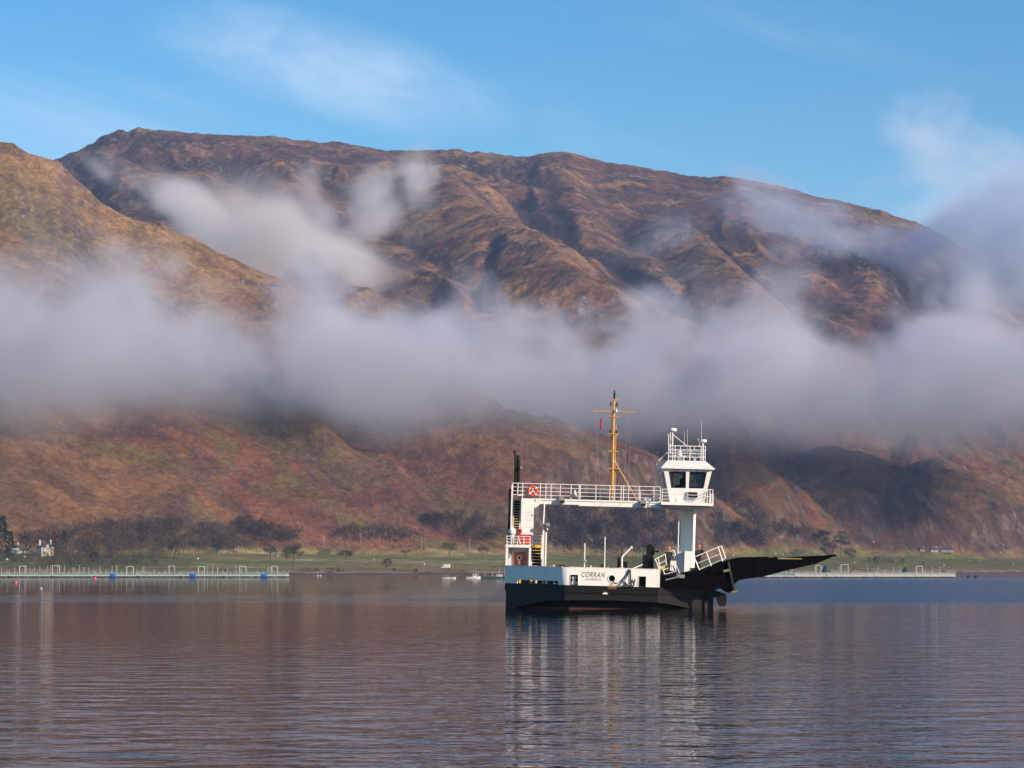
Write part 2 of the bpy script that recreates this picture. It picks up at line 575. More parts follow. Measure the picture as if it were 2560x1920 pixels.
ELEV = (ZZ - EYE) / YY
def on_ground(u, v=None, y=None):
    """point of the ground seen at a pixel (first hit along the line of sight)"""
    t = (u - 1280) / FPX
    if y is not None:
        return Vector((t * y, y, ground_z(t * y, y)))
    e = (HOR - v) / FPX
    j = int(np.clip(np.searchsorted(tcols, t), 0, nc - 1))
    col = ELEV[:, j]
    i = int(np.argmax(col > e))
    if not col[i] > e:
        i = int(np.argmax(col))
    yy = float(yrows[i])
    if i > 0 and col[i] > e:
        f = (e - col[i - 1]) / max(1e-9, col[i] - col[i - 1])
        yy = float(yrows[i - 1] + np.clip(f, 0, 1) * (yrows[i] - yrows[i - 1]))
    return Vector((t * yy, yy, ground_z(t * yy, yy)))

def veg_colour():
    """what grows or lies where, with some sun and gully shade put into the colours"""
    X, Y, Z = XX, YY, ZZ
    t = TT
    yf, ys = foot_y(t), shore_y(t)
    gy, gx = np.gradient(Z)
    dyy = np.gradient(YY, axis=0)
    dxx = np.gradient(XX, axis=1)
    st = np.sqrt((gy / dyy) ** 2 + (gx / dxx) ** 2)
    lap = Z - (np.roll(Z, 6, 0) + np.roll(Z, -6, 0) + np.roll(Z, 6, 1) + np.roll(Z, -6, 1)) / 4
    def C(r, g, b):
        return np.array([r, g, b])[None, None, :]
    def mix(a, b, f):
        return a + (b - a) * f[..., None]
    wx = X + 60 * fbm(X / 160, Y / 160, 3, 203)
    wy = Y + 60 * fbm(X / 160, Y / 160, 3, 205)
    a1 = fbm(wx / 230, wy / 150, 5, 101, 0.55)
    a2 = fbm(wx / 120, wy / 60, 5, 111, 0.6)
    a3 = fbm(wx / 75, wy / 26, 5, 121, 0.6)
    a4 = fbm(X / 14, Y / 14, 3, 131, 0.6)
    hi = sstep(Z, 180, 420)
    bracken = mix(C(.225, .105, .060), C(.165, .088, .060), sstep(a3, -.5, .6))
    ochre = C(.34, .205, .085)
    olive = C(.165, .140, .055)
    heath = C(.120, .068, .056)
    dark = C(.048, .037, .042)
    rock = C(.20, .18, .175)
    tan = C(.35, .215, .100)
    low = mix(bracken, ochre * .75, sstep(a1, -.12, .5) * .8)
    low = mix(low, olive, sstep(a2, .0, .5) * .75)
    upc = mix(heath, tan, sstep(a2 + .5 * a3, -.05, .6) * .9)
    upc = mix(upc, bracken, sstep(fbm(wx / 330, wy / 200, 4, 141), .0, .5) * .6)
    upc = mix(upc, olive * 1.05, sstep(fbm(wx / 160, wy / 120, 4, 151), .12, .6) * .6)
    col = mix(low, upc, hi)
    gold = sstep(fbm(wx / 260, wy / 150, 4, 241) + .25, -.1, .45) * sstep(Z, 190, 270) * (1 - sstep(Z, 470, 600)) * sstep(t, -.10, -.06) * (1 - sstep(t, .03, .12))  # sunlit look of the middle slopes put into the colour
    col = mix(col, mix(tan, bracken * 1.15, sstep(a3, -.2, .5)), gold * .8)
    # the left hill is grassier, its sunlit crest brightened in the colour
    lefthill = sstep(-(t + .085), 0, .05) * sstep(Y, 2050, 2300) * sstep(2650 - Y, 0, 100)
    col = mix(col, mix(C(.285, .185, .072) * (1.0 + .32 * sstep(Y, 2330, 2450))[..., None], olive * 1.1, sstep(a2, -.1, .5) * (1 - .6 * sstep(Y, 2330, 2450))), lefthill * .8)
    # heather and wet ground, long patches along the slope
    sm_ = Z.copy()
    for k in (8, 16):
        sm_ = (np.roll(sm_, k, 0) + np.roll(sm_, -k, 0) + np.roll(sm_, k, 1) + np.roll(sm_, -k, 1) + sm_) / 5
    conv = (Z - sm_)
    up_m = sstep(Y, yf + 60, yf + 200)
    col = mix(col, tan, sstep(conv + 1.5 * a3, 1.0, 7.0) * up_m * .45)  # convex ribs lightened, relief light put into the colour
    dk = sstep(a3 + .35 * a1 + .35 * a4, .08, .36) * (.36 + .54 * hi) * (1 - .5 * lefthill) * (1 - .45 * gold)
    col = mix(col, dark * 1.25, dk)
    big = sstep(fbm(wx / 210, wy / 110, 4, 221), .02, .5) * (.25 + .6 * hi) * (1 - lefthill)  # broad heath patches, shadow-like darkness put into the colour
    col = mix(col, C(.062, .042, .046), big * .35)
    # crags and gully sides
    rk = np.clip(sstep(st, .75, 1.25) * .6 + CRAG * sstep(a4 + a3, -.3, .6) * .8, 0, 1)
    col = mix(col, mix(dark * 1.1, rock, sstep(a4 + fbm(X / 5.5, Y / 9.0, 2, 171) * .8, .0, .9)), rk)
    # stream gullies: damp ground with scrub, hollow shade also put into the colour
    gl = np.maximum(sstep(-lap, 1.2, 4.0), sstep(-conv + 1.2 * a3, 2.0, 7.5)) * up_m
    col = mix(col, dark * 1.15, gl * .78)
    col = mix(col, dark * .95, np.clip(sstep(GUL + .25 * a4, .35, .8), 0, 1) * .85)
    cr = sstep(CRG + .45 * a4 + .3 * a3, .45, .75)
    col = mix(col, mix(dark * .9, rock * .8, sstep(a4 + fbm(X / 5.5, Y / 9.0, 2, 173) * .8, .25, 1.0)), cr * .9)
    # scattered scree and boulders
    bo = sstep(pnoise(X / 3.1, Y / 3.6, 181), .50, .62) * sstep(fbm(X / 150, Y / 200, 3, 191), .0, .5) * sstep(Y, yf + 50, yf + 160)
    col = mix(col, C(.36, .33, .32), bo * .62)
    # fields, rough pasture and beach
    flat = (1 - sstep(Y, yf - 25, yf + 45 + 40 * a2)) * (1 - sstep(Z, foot_z(t) + 1.5, foot_z(t) + 7))
    field = mix(C(.165, .165, .062), C(.255, .215, .105), sstep(a2 + .5 * a1, -.2, .6))
    mid_f = sstep(t, -.15, -.12) * (1 - sstep(t, .0, .05))
    field = field * (.72 + .50 * mid_f)[..., None]
    fl = (Y - ys) / (yf - ys)
    field = mix(field, C(.230, .165, .085), sstep(fl, .24, .14) * sstep(a2 + .1, -.4, .3))
    strips = (np.floor(fl * 5 + .3 * a1 + t * 9) % 2)
    field = mix(field, C(.125, .150, .048), strips * .5)
    field = mix(field, bracken * 1.2, sstep(a1 + a2 * .6, .35, .7) * .6)
    col = mix(col, field, flat)
    beach = 1 - sstep(fl + .02 * a4 + .015 * a2, .055, .085)
    col = mix(col, mix(C(.27, .195, .165), C(.15, .11, .10), sstep(a4, -.3, .5)), beach)
    weed = 1 - sstep(fl + .006 * a4, .012, .026)
    col = mix(col, C(.060, .048, .040), weed)
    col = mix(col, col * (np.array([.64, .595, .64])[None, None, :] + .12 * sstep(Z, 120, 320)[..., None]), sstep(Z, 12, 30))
    return np.clip(col, 0.01, 1)

VEG = veg_colour()
vco = np.stack([XX, YY, ZZ], -1).reshape(-1, 3).astype(np.float32)
idx = np.arange(nr * nc).reshape(nr, nc)
quads = np.stack([idx[:-1, :-1], idx[:-1, 1:], idx[1:, 1:], idx[1:, :-1]], -1).reshape(-1, 4).astype(np.int32)
me = bpy.data.meshes.new('hills')
me.vertices.add(len(vco)); me.vertices.foreach_set('co', vco.ravel())
me.loops.add(quads.size); me.loops.foreach_set('vertex_index', quads.ravel())
me.polygons.add(len(quads))
me.polygons.foreach_set('loop_start', np.arange(0, quads.size, 4, dtype=np.int32))
me.polygons.foreach_set('use_smooth', np.ones(len(quads), bool))
me.update(calc_edges=True)
ca_ = me.color_attributes.new('vegetation', 'FLOAT_COLOR', 'POINT')
rgba = np.ones((nr * nc, 4), np.float32)
rgba[:, :3] = VEG.reshape(-1, 3)
ca_.data.foreach_set('color', rgba.ravel())

hm = bpy.data.materials.new('hill_ground')
hm.use_nodes = True
t = NT(hm.node_tree)
b = t.n['Principled BSDF']
b.inputs['Roughness'].default_value = 1.0
b.inputs['Specular IOR Level'].default_value = 0.05
at_ = t.new('ShaderNodeAttribute', attribute_name='vegetation')
geo = t.new('ShaderNodeNewGeometry')
pos = geo.outputs['Position']
n1 = t.noise(pos, 0.22, 4.0, 0.7)
n2 = t.noise(pos, 0.05, 3.0, 0.6)
br = t.m('MULTIPLY', t.step(n1, 0.30, 0.70, 0.70, 1.32), t.step(n2, 0.3, 0.7, 0.80, 1.22))
c = t.mix(1.0, at_.outputs[0], (1, 1, 1, 1), 'MULTIPLY')
mulc = t.new('ShaderNodeVectorMath', operation='SCALE')
t.l.new(c, mulc.inputs[0]); t.l.new(br, mulc.inputs[3])
t.l.new(mulc.outputs[0], b.inputs['Base Color'])
bp = t.new('ShaderNodeBump')
bp.inputs['Strength'].default_value = 0.9
bp.inputs['Distance'].default_value = 4.0
t.l.new(t.noise(pos, 0.12, 5.0, 0.7), bp.inputs['Height'])
t.l.new(bp.outputs[0], b.inputs['Normal'])
hills = link_mesh('hills', me, hm)
tag(hills, 'brown bracken hillsides rising from green shore fields across the loch', 'hills', kind='structure')

# ------------------------------------------------------------------ loch
wm = bpy.data.materials.new('loch_water')
wm.use_nodes = True
t = NT(wm.node_tree)
t.n.remove(t.n['Principled BSDF'])
body = t.new('ShaderNodeBsdfDiffuse')
body.inputs['Color'].default_value = (0.010, 0.013, 0.017, 1)
gloss = t.new('ShaderNodeBsdfGlossy')
gloss.inputs['Color'].default_value = (0.86, 0.84, 0.88, 1)
gloss.inputs['Roughness'].default_value = 0.03
fres = t.new('ShaderNodeFresnel')
fres.inputs['IOR'].default_value = 1.333
wmix = t.new('ShaderNodeMixShader')
t.l.new(fres.outputs[0], wmix.inputs[0])
t.l.new(body.outputs[0], wmix.inputs[1])
t.l.new(gloss.outputs[0], wmix.inputs[2])
t.l.new(wmix.outputs[0], t.n['Material Output'].inputs['Surface'])
geo = t.new('ShaderNodeNewGeometry')
pos = geo.outputs['Position']
px, py, pz = t.sep(pos)

def wave_height(vec):
    """metres; short ripples on longer ones"""
    x, y, z = t.sep(vec)
    a = t.noise(t.comb(t.m('MULTIPLY', x, 0.55), t.m('MULTIPLY', y, 1.0), 0.0), 0.85, 1.6, 0.45, 0.5)
    c_ = t.noise(t.comb(t.m('MULTIPLY', x, 0.70), t.m('MULTIPLY', y, 1.0), 4.0), 3.2, 2.0, 0.5, 0.2)
    return t.m('MULTIPLY', a, 0.30), t.m('MULTIPLY', c_, 0.055)

E = 0.05
h0, k0 = wave_height(pos)
h1, k1 = wave_height(t.vm('ADD', pos, (E, 0, 0)))
h2, k2 = wave_height(t.vm('ADD', pos, (0, E, 0)))
# wind: where the surface is ruffled and where it lies calm
lx = t.m('DIVIDE', px, t.m('MAXIMUM', py, 1.0))           # bearing along the loch
wn1 = t.noise(t.comb(t.m('MULTIPLY', px, 0.010), t.m('MULTIPLY', py, 0.030), 0.0), 1.0, 4.0, 0.55)
wn2 = t.noise(t.comb(t.m('MULTIPLY', px, 0.0025), t.m('MULTIPLY', py, 0.016), 6.0), 1.0, 4.0, 0.6)
edge = t.m('ADD', py, t.m('MULTIPLY', t.m('SUBTRACT', wn1, 0.5), 60.0))
band = t.m('MULTIPLY', t.step(edge, 160.0, 192.0), t.step(edge, 420.0, 950.0, 1.0, 0.55))
right = t.step(px, -22.0, 18.0)
streak = t.step(wn2, 0.52, 0.66)
breeze = t.m('MULTIPLY', band, t.m('MAXIMUM', right, t.m('MULTIPLY', streak, 0.55)))
near = t.step(py, 36.0, 110.0, 0.38, 0.11)
near = t.m('ADD', near, t.m('ADD', t.m('MULTIPLY', t.step(px, -3.0, 2.0), 0.02), t.m('MULTIPLY', t.step(px, 9.0, 17.0), 0.42)))
near = t.m('MULTIPLY', near, t.step(wn1, 0.25, 0.7, 0.75, 1.2))
near = t.m('MULTIPLY', near, t.step(edge, 160.0, 192.0, 1.0, 0.55))
amp_l = t.m('ADD', t.m('MULTIPLY', near, 0.56), t.m('MULTIPLY', breeze, 0.9))
amp_s = t.m('ADD', t.m('ADD', t.m('MULTIPLY', near, t.step(px, -4.0, 14.0, 0.30, 0.75)), t.m('MULTIPLY', breeze, 2.2)), 0.13)
def slope(ha, hb, ka, kb):
    a = t.m('MULTIPLY', t.m('DIVIDE', t.m('SUBTRACT', ha, hb), E), amp_l)
    c_ = t.m('MULTIPLY', t.m('DIVIDE', t.m('SUBTRACT', ka, kb), E), amp_s)
    return t.m('ADD', a, c_)
sxn = t.m('MULTIPLY', slope(h0, h1, k0, k1), 0.6)
syn = slope(h0, h2, k0, k2)
# on ruffled water the ripple faces turned to the shore are the ones that show
syb = t.m('MULTIPLY', t.m('ABSOLUTE', syn), -1.0)
syn = t.m('ADD', t.m('MULTIPLY', syn, t.m('SUBTRACT', 1.0, breeze)), t.m('MULTIPLY', syb, breeze))
nv = t.vm('NORMALIZE', t.comb(sxn, syn, 1.0))
t.l.new(nv, gloss.inputs['Normal'])
t.l.new(nv, fres.inputs['Normal'])
wmb = MB()
wmb.add([(-2600, -400, 0), (2600, -400, 0), (2600, 2700, 0), (-2600, 2700, 0)], [(0, 1, 2, 3)])
loch = wmb.build('loch', wm)
tag(loch, 'rippled loch water in the foreground', 'water', kind='structure')

# ------------------------------------------------------------------ ferry
WHITE = paint('white_paint', (0.80, 0.79, 0.77), 0.42, wear=0.34, scale=2.2, dark=(0.50, 0.41, 0.31), streak=True)
BLACK = paint('black_paint', (0.0022, 0.0024, 0.0032), 0.55, wear=0.5, scale=1.1, dark=(0.005, 0.0045, 0.0045), streak=True, spec=0.25)
HULLGREY = paint('hull_plate', (0.0055, 0.006, 0.008), 0.6, wear=0.6, scale=1.0, dark=(0.012, 0.010, 0.009), streak=True, spec=0.25)
RAMPBLACK = paint('ramp_steel', (0.0014, 0.0014, 0.0018), 0.85, wear=0.5, scale=2.0, dark=(0.004, 0.003, 0.002), spec=0.04)
ANTIFOUL = paint('antifouling', (0.07, 0.013, 0.007), 0.7, wear=0.8, scale=0.8, dark=(0.008, 0.004, 0.004))
BUFF = paint('buff_paint', (0.60, 0.32, 0.075), 0.5, wear=0.3, scale=2.0, dark=(0.32, 0.14, 0.04))
RED = paint('red_paint', (0.50, 0.020, 0.015), 0.45, wear=0.2)
LIFERED = paint('lifebuoy_red', (0.72, 0.075, 0.025), 0.5, wear=0.1)
DOOR = paint('door_paint', (0.42, 0.085, 0.020), 0.45, wear=0.3, dark=(0.28, 0.05, 0.015))
YELLOW = paint('yellow_paint', (0.72, 0.42, 0.03), 0.5, wear=0.2)
GREY = paint('grey_paint', (0.22, 0.23, 0.24), 0.5, wear=0.3)
LGREY = paint('light_grey_paint', (0.52, 0.54, 0.56), 0.45, wear=0.2)
TREAD = paint('tread_nosing', (0.50, 0.36, 0.17), 0.7, wear=0.3)
KHAKI = paint('bearing_paint', (0.20, 0.18, 0.10), 0.6, wear=0.4)
ROPE = paint('rope', (0.045, 0.035, 0.028), 0.9, wear=0.3)
DECK = paint('deck_paint', (0.06, 0.075, 0.07), 0.8, wear=0.5)
RUST = paint('rusty_steel', (0.12, 0.055, 0.030), 0.85, wear=0.6)
TEXTM = paint('lettering_paint', (0.015, 0.015, 0.02), 0.5, wear=0.05)
SKIN = paint('skin', (0.52, 0.27, 0.17), 0.6, wear=0.05)
ORANGE = paint('orange_cloth', (0.80, 0.19, 0.03), 0.8, wear=0.1)
NAVY = paint('dark_cloth', (0.012, 0.013, 0.020), 0.9, wear=0.2)
HAIR = paint('hair', (0.05, 0.025, 0.012), 0.8, wear=0.2)
FLAGRED = paint('flag_cloth', (0.45, 0.015, 0.03), 0.9, wear=0.3, dark=(0.05, 0.012, 0.10))
LENS = paint('lamp_glass', (0.25, 0.32, 0.24), 0.15, wear=0.1)

def glass_mat(name, tint, op):
    mt = bpy.data.materials.new(name)
    mt.use_nodes = True
    t = NT(mt.node_tree)
    t.n.remove(t.n['Principled BSDF'])
    tr = t.new('ShaderNodeBsdfTransparent')
    tr.inputs[0].default_value = (*tint, 1)
    gl = t.new('ShaderNodeBsdfGlossy')
    gl.inputs['Roughness'].default_value = 0.03
    lw = t.new('ShaderNodeFresnel')
    lw.inputs[0].default_value = 1.5
    mx = t.new('ShaderNodeMixShader')
    t.l.new(t.m('ADD', lw.outputs[0], op), mx.inputs[0])
    t.l.new(tr.outputs[0], mx.inputs[1])
    t.l.new(gl.outputs[0], mx.inputs[2])
    t.l.new(mx.outputs[0], t.n['Material Output'].inputs[0])
    return mt
GLASS = glass_mat('window_glass', (0.80, 0.86, 0.88), 0.02)

FY = 158.0
SC = FPX / FY
ROLL = 0.026
FX0 = (1455 - 1280) / SC
ferry = empty('ferry', (FX0, FY, 0))
ferry.rotation_euler = (0, ROLL, 0)
tag(ferry, 'white and black car ferry with raised loading ramp on the loch', 'ferry')
_c, _s = math.cos(ROLL), math.sin(ROLL)

def L(u, v, dy=0.0):
    """ferry coordinates of a photo pixel, dy metres behind the stern"""
    Y = FY + dy
    dX = (u - 1280.0) / FPX * Y - FX0
    dZ = EYE - (v - HOR) / FPX * Y
    return Vector((dX * _c - dZ * _s, dy, dX * _s + dZ * _c))

def M(n, dy=0.0):
    return n * (FY + dy) / FPX

def pbox(mb, u0, u1, v0, v1, dy0, dy1):
    c = L((u0 + u1) / 2, (v0 + v1) / 2, dy0)
    hw, hh = M((u1 - u0) / 2, dy0), M((v1 - v0) / 2, dy0)
    return mb.box(c.x - hw, c.x + hw, dy0, dy1, c.z - hh, c.z + hh)

def part(name, mat, mb, parent=None):
    return mb.build(name, mat, parent or ferry)

def pb(name, mat, u0, u1, v0, v1, dy0, dy1, parent=None):
    return part(name, mat, pbox(MB(), u0, u1, v0, v1, dy0, dy1), parent)

def rod(name, mat, pts, r, parent=None, n=8):
    return part(name, mat, MB().path(pts, r, n), parent)

ZD = 1.56            # deck edge
ZB = 2.725           # bulwark top
QL = [L(1262, 1460, 3.9).x, L(1412, 1462, 0).x, L(1646.5, 1468, 0).x, L(1788, 1480, 3.8).x]
plan = [(QL[0], 3.9), (QL[1], 0.0), (QL[2], 0.0), (QL[3], 3.8), (QL[3], 30.0), (QL[3] - 3.0, 34.0), (QL[0] + 3.0, 34.0), (QL[0], 30.0)]
def inset(poly, d):
    cx = sum(p[0] for p in poly) / len(poly); cy_ = sum(p[1] for p in poly) / len(poly)
    out = []
    n = len(poly)
    for i in range(n):
        a, b_, c_ = Vector(poly[i - 1]), Vector(poly[i]), Vector(poly[(i + 1) % n])
        e1, e2 = (b_ - a).normalized(), (c_ - b_).normalized()
        n1, n2 = Vector((-e1.y, e1.x)), Vector((-e2.y, e2.x))
        m_ = (n1 + n2).normalized()
        k = d / max(0.3, m_.dot(n1))
        out.append((b_.x + m_.x * k, b_.y + m_.y * k))
    return out

# hull: belting, plating that ends in a shallow arch over the raked bottom, bottom
hull = part('hull', BLACK, MB().slab(plan, 1.06, ZD))
p1 = inset(plan, 0.10)
low = MB()
n = len(p1)
archz = {0: -0.35, 1: 0.50, 2: 0.56, 3: 0.0}
def plate(a, b, za, zb, steps=10):
    for k in range(steps):
        f0, f1 = k / steps, (k + 1) / steps
        A, B = Vector(a).lerp(Vector(b), f0), Vector(a).lerp(Vector(b), f1)
        zz = []
        for f in (f0, f1):
            zz.append(za(f))
        nrm = Vector((B - A)).normalized()
        nn = Vector((-nrm.y, nrm.x)) * 0.10
        low.hull8([(A.x, A.y, zz[0]), (B.x, B.y, zz[1]), (A.x + nn.x, A.y + nn.y, zz[0]), (B.x + nn.x, B.y + nn.y, zz[1]),
                   (A.x, A.y, 1.06), (B.x, B.y, 1.06), (A.x + nn.x, A.y + nn.y, 1.06), (B.x + nn.x, B.y + nn.y, 1.06)])
plate(p1[0], p1[1], lambda f: -0.30 + 0.86 * math.sin(f * math.pi / 2), None)
plate(p1[1], p1[2], lambda f: 0.56 + 0.05 * math.sin(f * math.pi), None, 6)
plate(p1[2], p1[3], lambda f: 0.56 - 0.75 * f ** 1.3, None)
plate(p1[3], p1[4], lambda f: -0.6, None, 2)
plate(p1[7], p1[0], lambda f: -0.6, None, 2)
part('hull_plating', HULLGREY, low, hull)
p2 = inset(plan, 1.0)
part('bottom', ANTIFOUL, MB().slab(inset(plan, 0.95), -1.2, 0.08, inset(plan, 0.80)), hull)
part('bottom_shell', BLACK, MB().slab(inset(plan, 0.82), 0.082, 1.058, inset(plan, 0.45)), hull)
part('deck', DECK, MB().slab(inset(plan, 0.13), ZD + 0.004, ZD + 0.03))
# draught mark and load mark on the belting
mk = MB()
c = L(1513, 1491.5, -0.01)
mk.box(c.x - 0.17, c.x + 0.17, -0.006, -0.002, c.z - 0.045 + 0.2, c.z + 0.02 + 0.2)
mk.box(c.x - 0.09, c.x - 0.02, -0.006, -0.002, c.z + 0.0235 + 0.2, c.z + 0.10 + 0.2)
mk.box(c.x + 0.02, c.x + 0.09, -0.006, -0.002, c.z + 0.0235 + 0.2, c.z + 0.10 + 0.2)
part('hull_mark', WHITE, mk, hull)
for u in (1330, 1375, 1455, 1500, 1560, 1610):
    a = L(u, 1470)
    if u < 1412:
        f = (a.x - plan[0][0]) / (plan[1][0] - plan[0][0])
        yy = plan[0][1] * (1 - f)
    else:
        yy = 0
    part('weld_seam', BLACK, MB().box(a.x - 0.012, a.x + 0.012, yy - 0.02, yy + 0.06, 1.07, ZD - 0.02), hull)

# bulwark: quarter on the left (turned away from the sun), flat stern on the right
def wallpiece(mb, a, b, s0, s1, z0, z1, th=0.09):
    A, B = Vector(a), Vector(b)
    d_ = (B - A).normalized()
    nn = Vector((-d_.y, d_.x)) * th
    P0, P1 = A + d_ * s0, A + d_ * s1
    mb.hull8([(P0.x, P0.y, z0), (P1.x, P1.y, z0), (P0.x + nn.x, P0.y + nn.y, z0), (P1.x + nn.x, P1.y + nn.y, z0),
              (P0.x, P0.y, z1), (P1.x, P1.y, z1), (P0.x + nn.x, P0.y + nn.y, z1), (P1.x + nn.x, P1.y + nn.y, z1)])
A0, A1, A2, A3 = [Vector(p) for p in plan[:4]]
len_l = (A1 - A0).length
RC = 0.28             # rounded corner
def lfrac(u):
    """distance along the left wall of a photo column"""
    x = L(u, 1445, 3.9 * (1412 - u) / 150.0).x
    return (x - A0.x) / (A1.x - A0.x) * len_l
zs0 = ZD + 0.25
bl = MB()
sL0, sL1 = lfrac(1292), lfrac(1395)
wallpiece(bl, A0, A1, 0, len_l - RC, zs0, ZB)
wallpiece(bl, A0, A1, 0, sL0, ZD, zs0)
wallpiece(bl, A0, A1, sL1, len_l - RC, ZD, zs0)
bulw = part('bulwark', WHITE, bl)
# corner, a fan of narrow strips
cm = MB()
d1 = (A1 - A0).normalized()
c0 = A1 - d1 * RC
c1 = A1 + Vector((1, 0)) * RC
pts = []
for k in range(9):
    f = k / 8
    q = c0 * (1 - f) ** 2 + A1 * 2 * f * (1 - f) + c1 * f ** 2
    pts.append(q)
inn = []
for k, q in enumerate(pts):
    a = pts[max(0, k - 1)]; b_ = pts[min(8, k + 1)]
    e = (b_ - a).normalized()
    inn.append(q + Vector((-e.y, e.x)) * 0.09)
vs = [(q.x, q.y, z) for z in (ZD, ZB) for q in pts] + [(q.x, q.y, z) for z in (ZD, ZB) for q in inn]
fs = [(k, k + 1, 9 + k + 1, 9 + k) for k in range(8)] + [(18 + k, 27 + k, 27 + k + 1, 18 + k + 1) for k in range(8)]
fs += [(9 + k, 10 + k, 28 + k, 27 + k) for k in range(8)]
cm.add(vs, fs, True)
part('bulwark_corner', WHITE, cm, bulw)
# flat stern wall with its openings
br = MB()
def xz(u, v):
    p_ = L(u, v, 0); return p_.x, p_.z
xa, _ = xz(1426, 1450); xb, _ = xz(1445, 1450)
_, zf1 = xz(1436, 1437)
xc, _ = xz(1511, 1446); xd, _ = xz(1548, 1446)
hx, hz_ = xz(1529.5, 1446.3)
xe, _ = xz(1597, 1455); xf, _ = xz(1615, 1455)
_, zf2 = xz(1606, 1441)
xr = A2.x
xl = c1.x
br.box(xl, xa, 0, 0.09, ZD, ZB)
br.box(xa, xb, 0, 0.09, zf1, ZB)
br.box(xb, xc, 0, 0.09, ZD, ZB)
br.box(xd, xe, 0, 0.09, ZD, ZB)
br.box(xe, xf, 0, 0.09, zf2, ZB)
br.box(xf, xr, 0, 0.09, ZD, ZB)
# panel with the round fairlead
nn_ = 32
rr = M(8.3)
ring = [(hx + rr * math.cos(2 * math.pi * k / nn_), hz_ + rr * math.sin(2 * math.pi * k / nn_)) for k in range(nn_)]
outer = []
for k in range(nn_):
    a = 2 * math.pi * k / nn_
    dxx, dzz = math.cos(a), math.sin(a)
    tx = ((xd if dxx > 0 else xc) - hx) / dxx if abs(dxx) > 1e-6 else 1e9
    tz = ((ZB if dzz > 0 else ZD) - hz_) / dzz if abs(dzz) > 1e-6 else 1e9
    tt_ = min(tx, tz)
    outer.append((hx + dxx * tt_, hz_ + dzz * tt_))
for k in range(nn_):      # pull the nearest rays onto the corners
    pass
for cx_, cz_ in ((xc, ZD), (xd, ZD), (xc, ZB), (xd, ZB)):
    k = min(range(nn_), key=lambda i: (outer[i][0] - cx_) ** 2 + (outer[i][1] - cz_) ** 2)
    outer[k] = (cx_, cz_)
vs = [(x, 0, z) for x, z in ring] + [(x, 0, z) for x, z in outer] + [(x, 0.09, z) for x, z in ring] + [(x, 0.09, z) for x, z in outer]
fs = []
for k in range(nn_):
    j = (k + 1) % nn_
    fs += [(k, j, nn_ + j, nn_ + k), (2 * nn_ + k, 3 * nn_ + k, 3 * nn_ + j, 2 * nn_ + j), (k, 2 * nn_ + k, 2 * nn_ + j, j), (nn_ + k, nn_ + j, 3 * nn_ + j, 3 * nn_ + k)]
br.add(vs, fs)
sternw = part('stern_bulwark', WHITE, br)
part('fairlead_ring', WHITE, MB().torus((hx, -0.01, hz_), rr + 0.02, 0.035), sternw)
def frame(u0, u1, v0, v1, parent):
    m = MB()
    pbox(m, u0 - 1.2, u0, v0 - 1.2, v1, -0.035, 0.10)
    pbox(m, u1, u1 + 1.2, v0 - 1.2, v1, -0.035, 0.10)
    pbox(m, u0, u1, v0 - 1.2, v0, -0.035, 0.10)
    return part('opening_frame', WHITE, m, parent)
frame(1426, 1445, 1437, 1461, sternw)
frame(1597, 1615, 1441, 1466, sternw)
# black plates stand in for the dark inside the openings; mooring gear
pb('opening_dark_plate', BLACK, 1423, 1448, 1434, 1463, 0.75, 0.80, sternw)
pb('opening_dark_plate', BLACK, 1594, 1618, 1438, 1468, 0.75, 0.80, sternw)
pb('opening_dark_plate', BLACK, 1518, 1542, 1434, 1459, 0.75, 0.80, sternw)
m = MB(); pbox(m, 1430, 1441, 1441, 1447, 0.2, 0.5); pbox(m, 1432, 1439, 1447, 1453, 0.2, 0.45); pbox(m, 1429, 1442, 1453, 1461, 0.2, 0.5)
part('roller', LGREY, m, sternw)
m = MB()
A = A0 + d1 * sL0
part('slot_dark_plate', BLACK, MB().hull8([(A0.x + 0.6, A0.y + 0.45, ZD + 0.03), (A1.x + 0.2, A1.y + 0.65, ZD + 0.03), (A0.x + 0.64, A0.y + 0.5, ZD + 0.03), (A1.x + 0.24, A1.y + 0.7, ZD + 0.03),
      (A0.x + 0.6, A0.y + 0.45, ZD + 0.5), (A1.x + 0.2, A1.y + 0.65, ZD + 0.5), (A0.x + 0.64, A0.y + 0.5, ZD + 0.5), (A1.x + 0.24, A1.y + 0.7, ZD + 0.5)]), bulw)  # black plate added for the dark behind the slot
for f, mt in ((0.02, YELLOW), (0.30, YELLOW), (0.42, LGREY), (0.60, YELLOW), (0.68, WHITE), (0.86, GREY)):
    q = A0 + d1 * (sL0 + f * (sL1 - sL0)) + Vector((0.13, 0.18))
    bt = part('bollard', mt, MB().lathe((q.x, q.y, ZD + 0.03), [(0.001, 0), (0.10, 0), (0.085, 0.05), (0.085, 0.18), (0.12, 0.22), (0.001, 0.23)], 10), bulw)
# capping rail along the bulwark, 3 mm over the walls
cp = MB()
wallpiece(cp, A0 + Vector((-0.02, -0.02)), A1 + Vector((-0.02, -0.02)), 0, len_l - RC, ZB + 0.003, ZB + 0.04, 0.13)
part('capping_rail', WHITE, cp, bulw)
part('capping_rail', WHITE, MB().box(xl, xr + 0.01, -0.025, 0.115, ZB + 0.003, ZB + 0.04), sternw)
# side bulwarks running forward
part('side_bulwark', WHITE, MB().box(QL[0], QL[0] + 0.09, 3.99, 30.0, ZD, ZB))
part('side_bulwark', WHITE, MB().box(QL[3] - 0.09, QL[3], 9.0, 30.0, ZD, ZB))
# end plate of the stern wall, catches the sun
part('end_plate', WHITE, MB().box(xr + 0.003, xr + 0.07, -0.01, 0.55, ZD, ZB + 0.02), sternw)

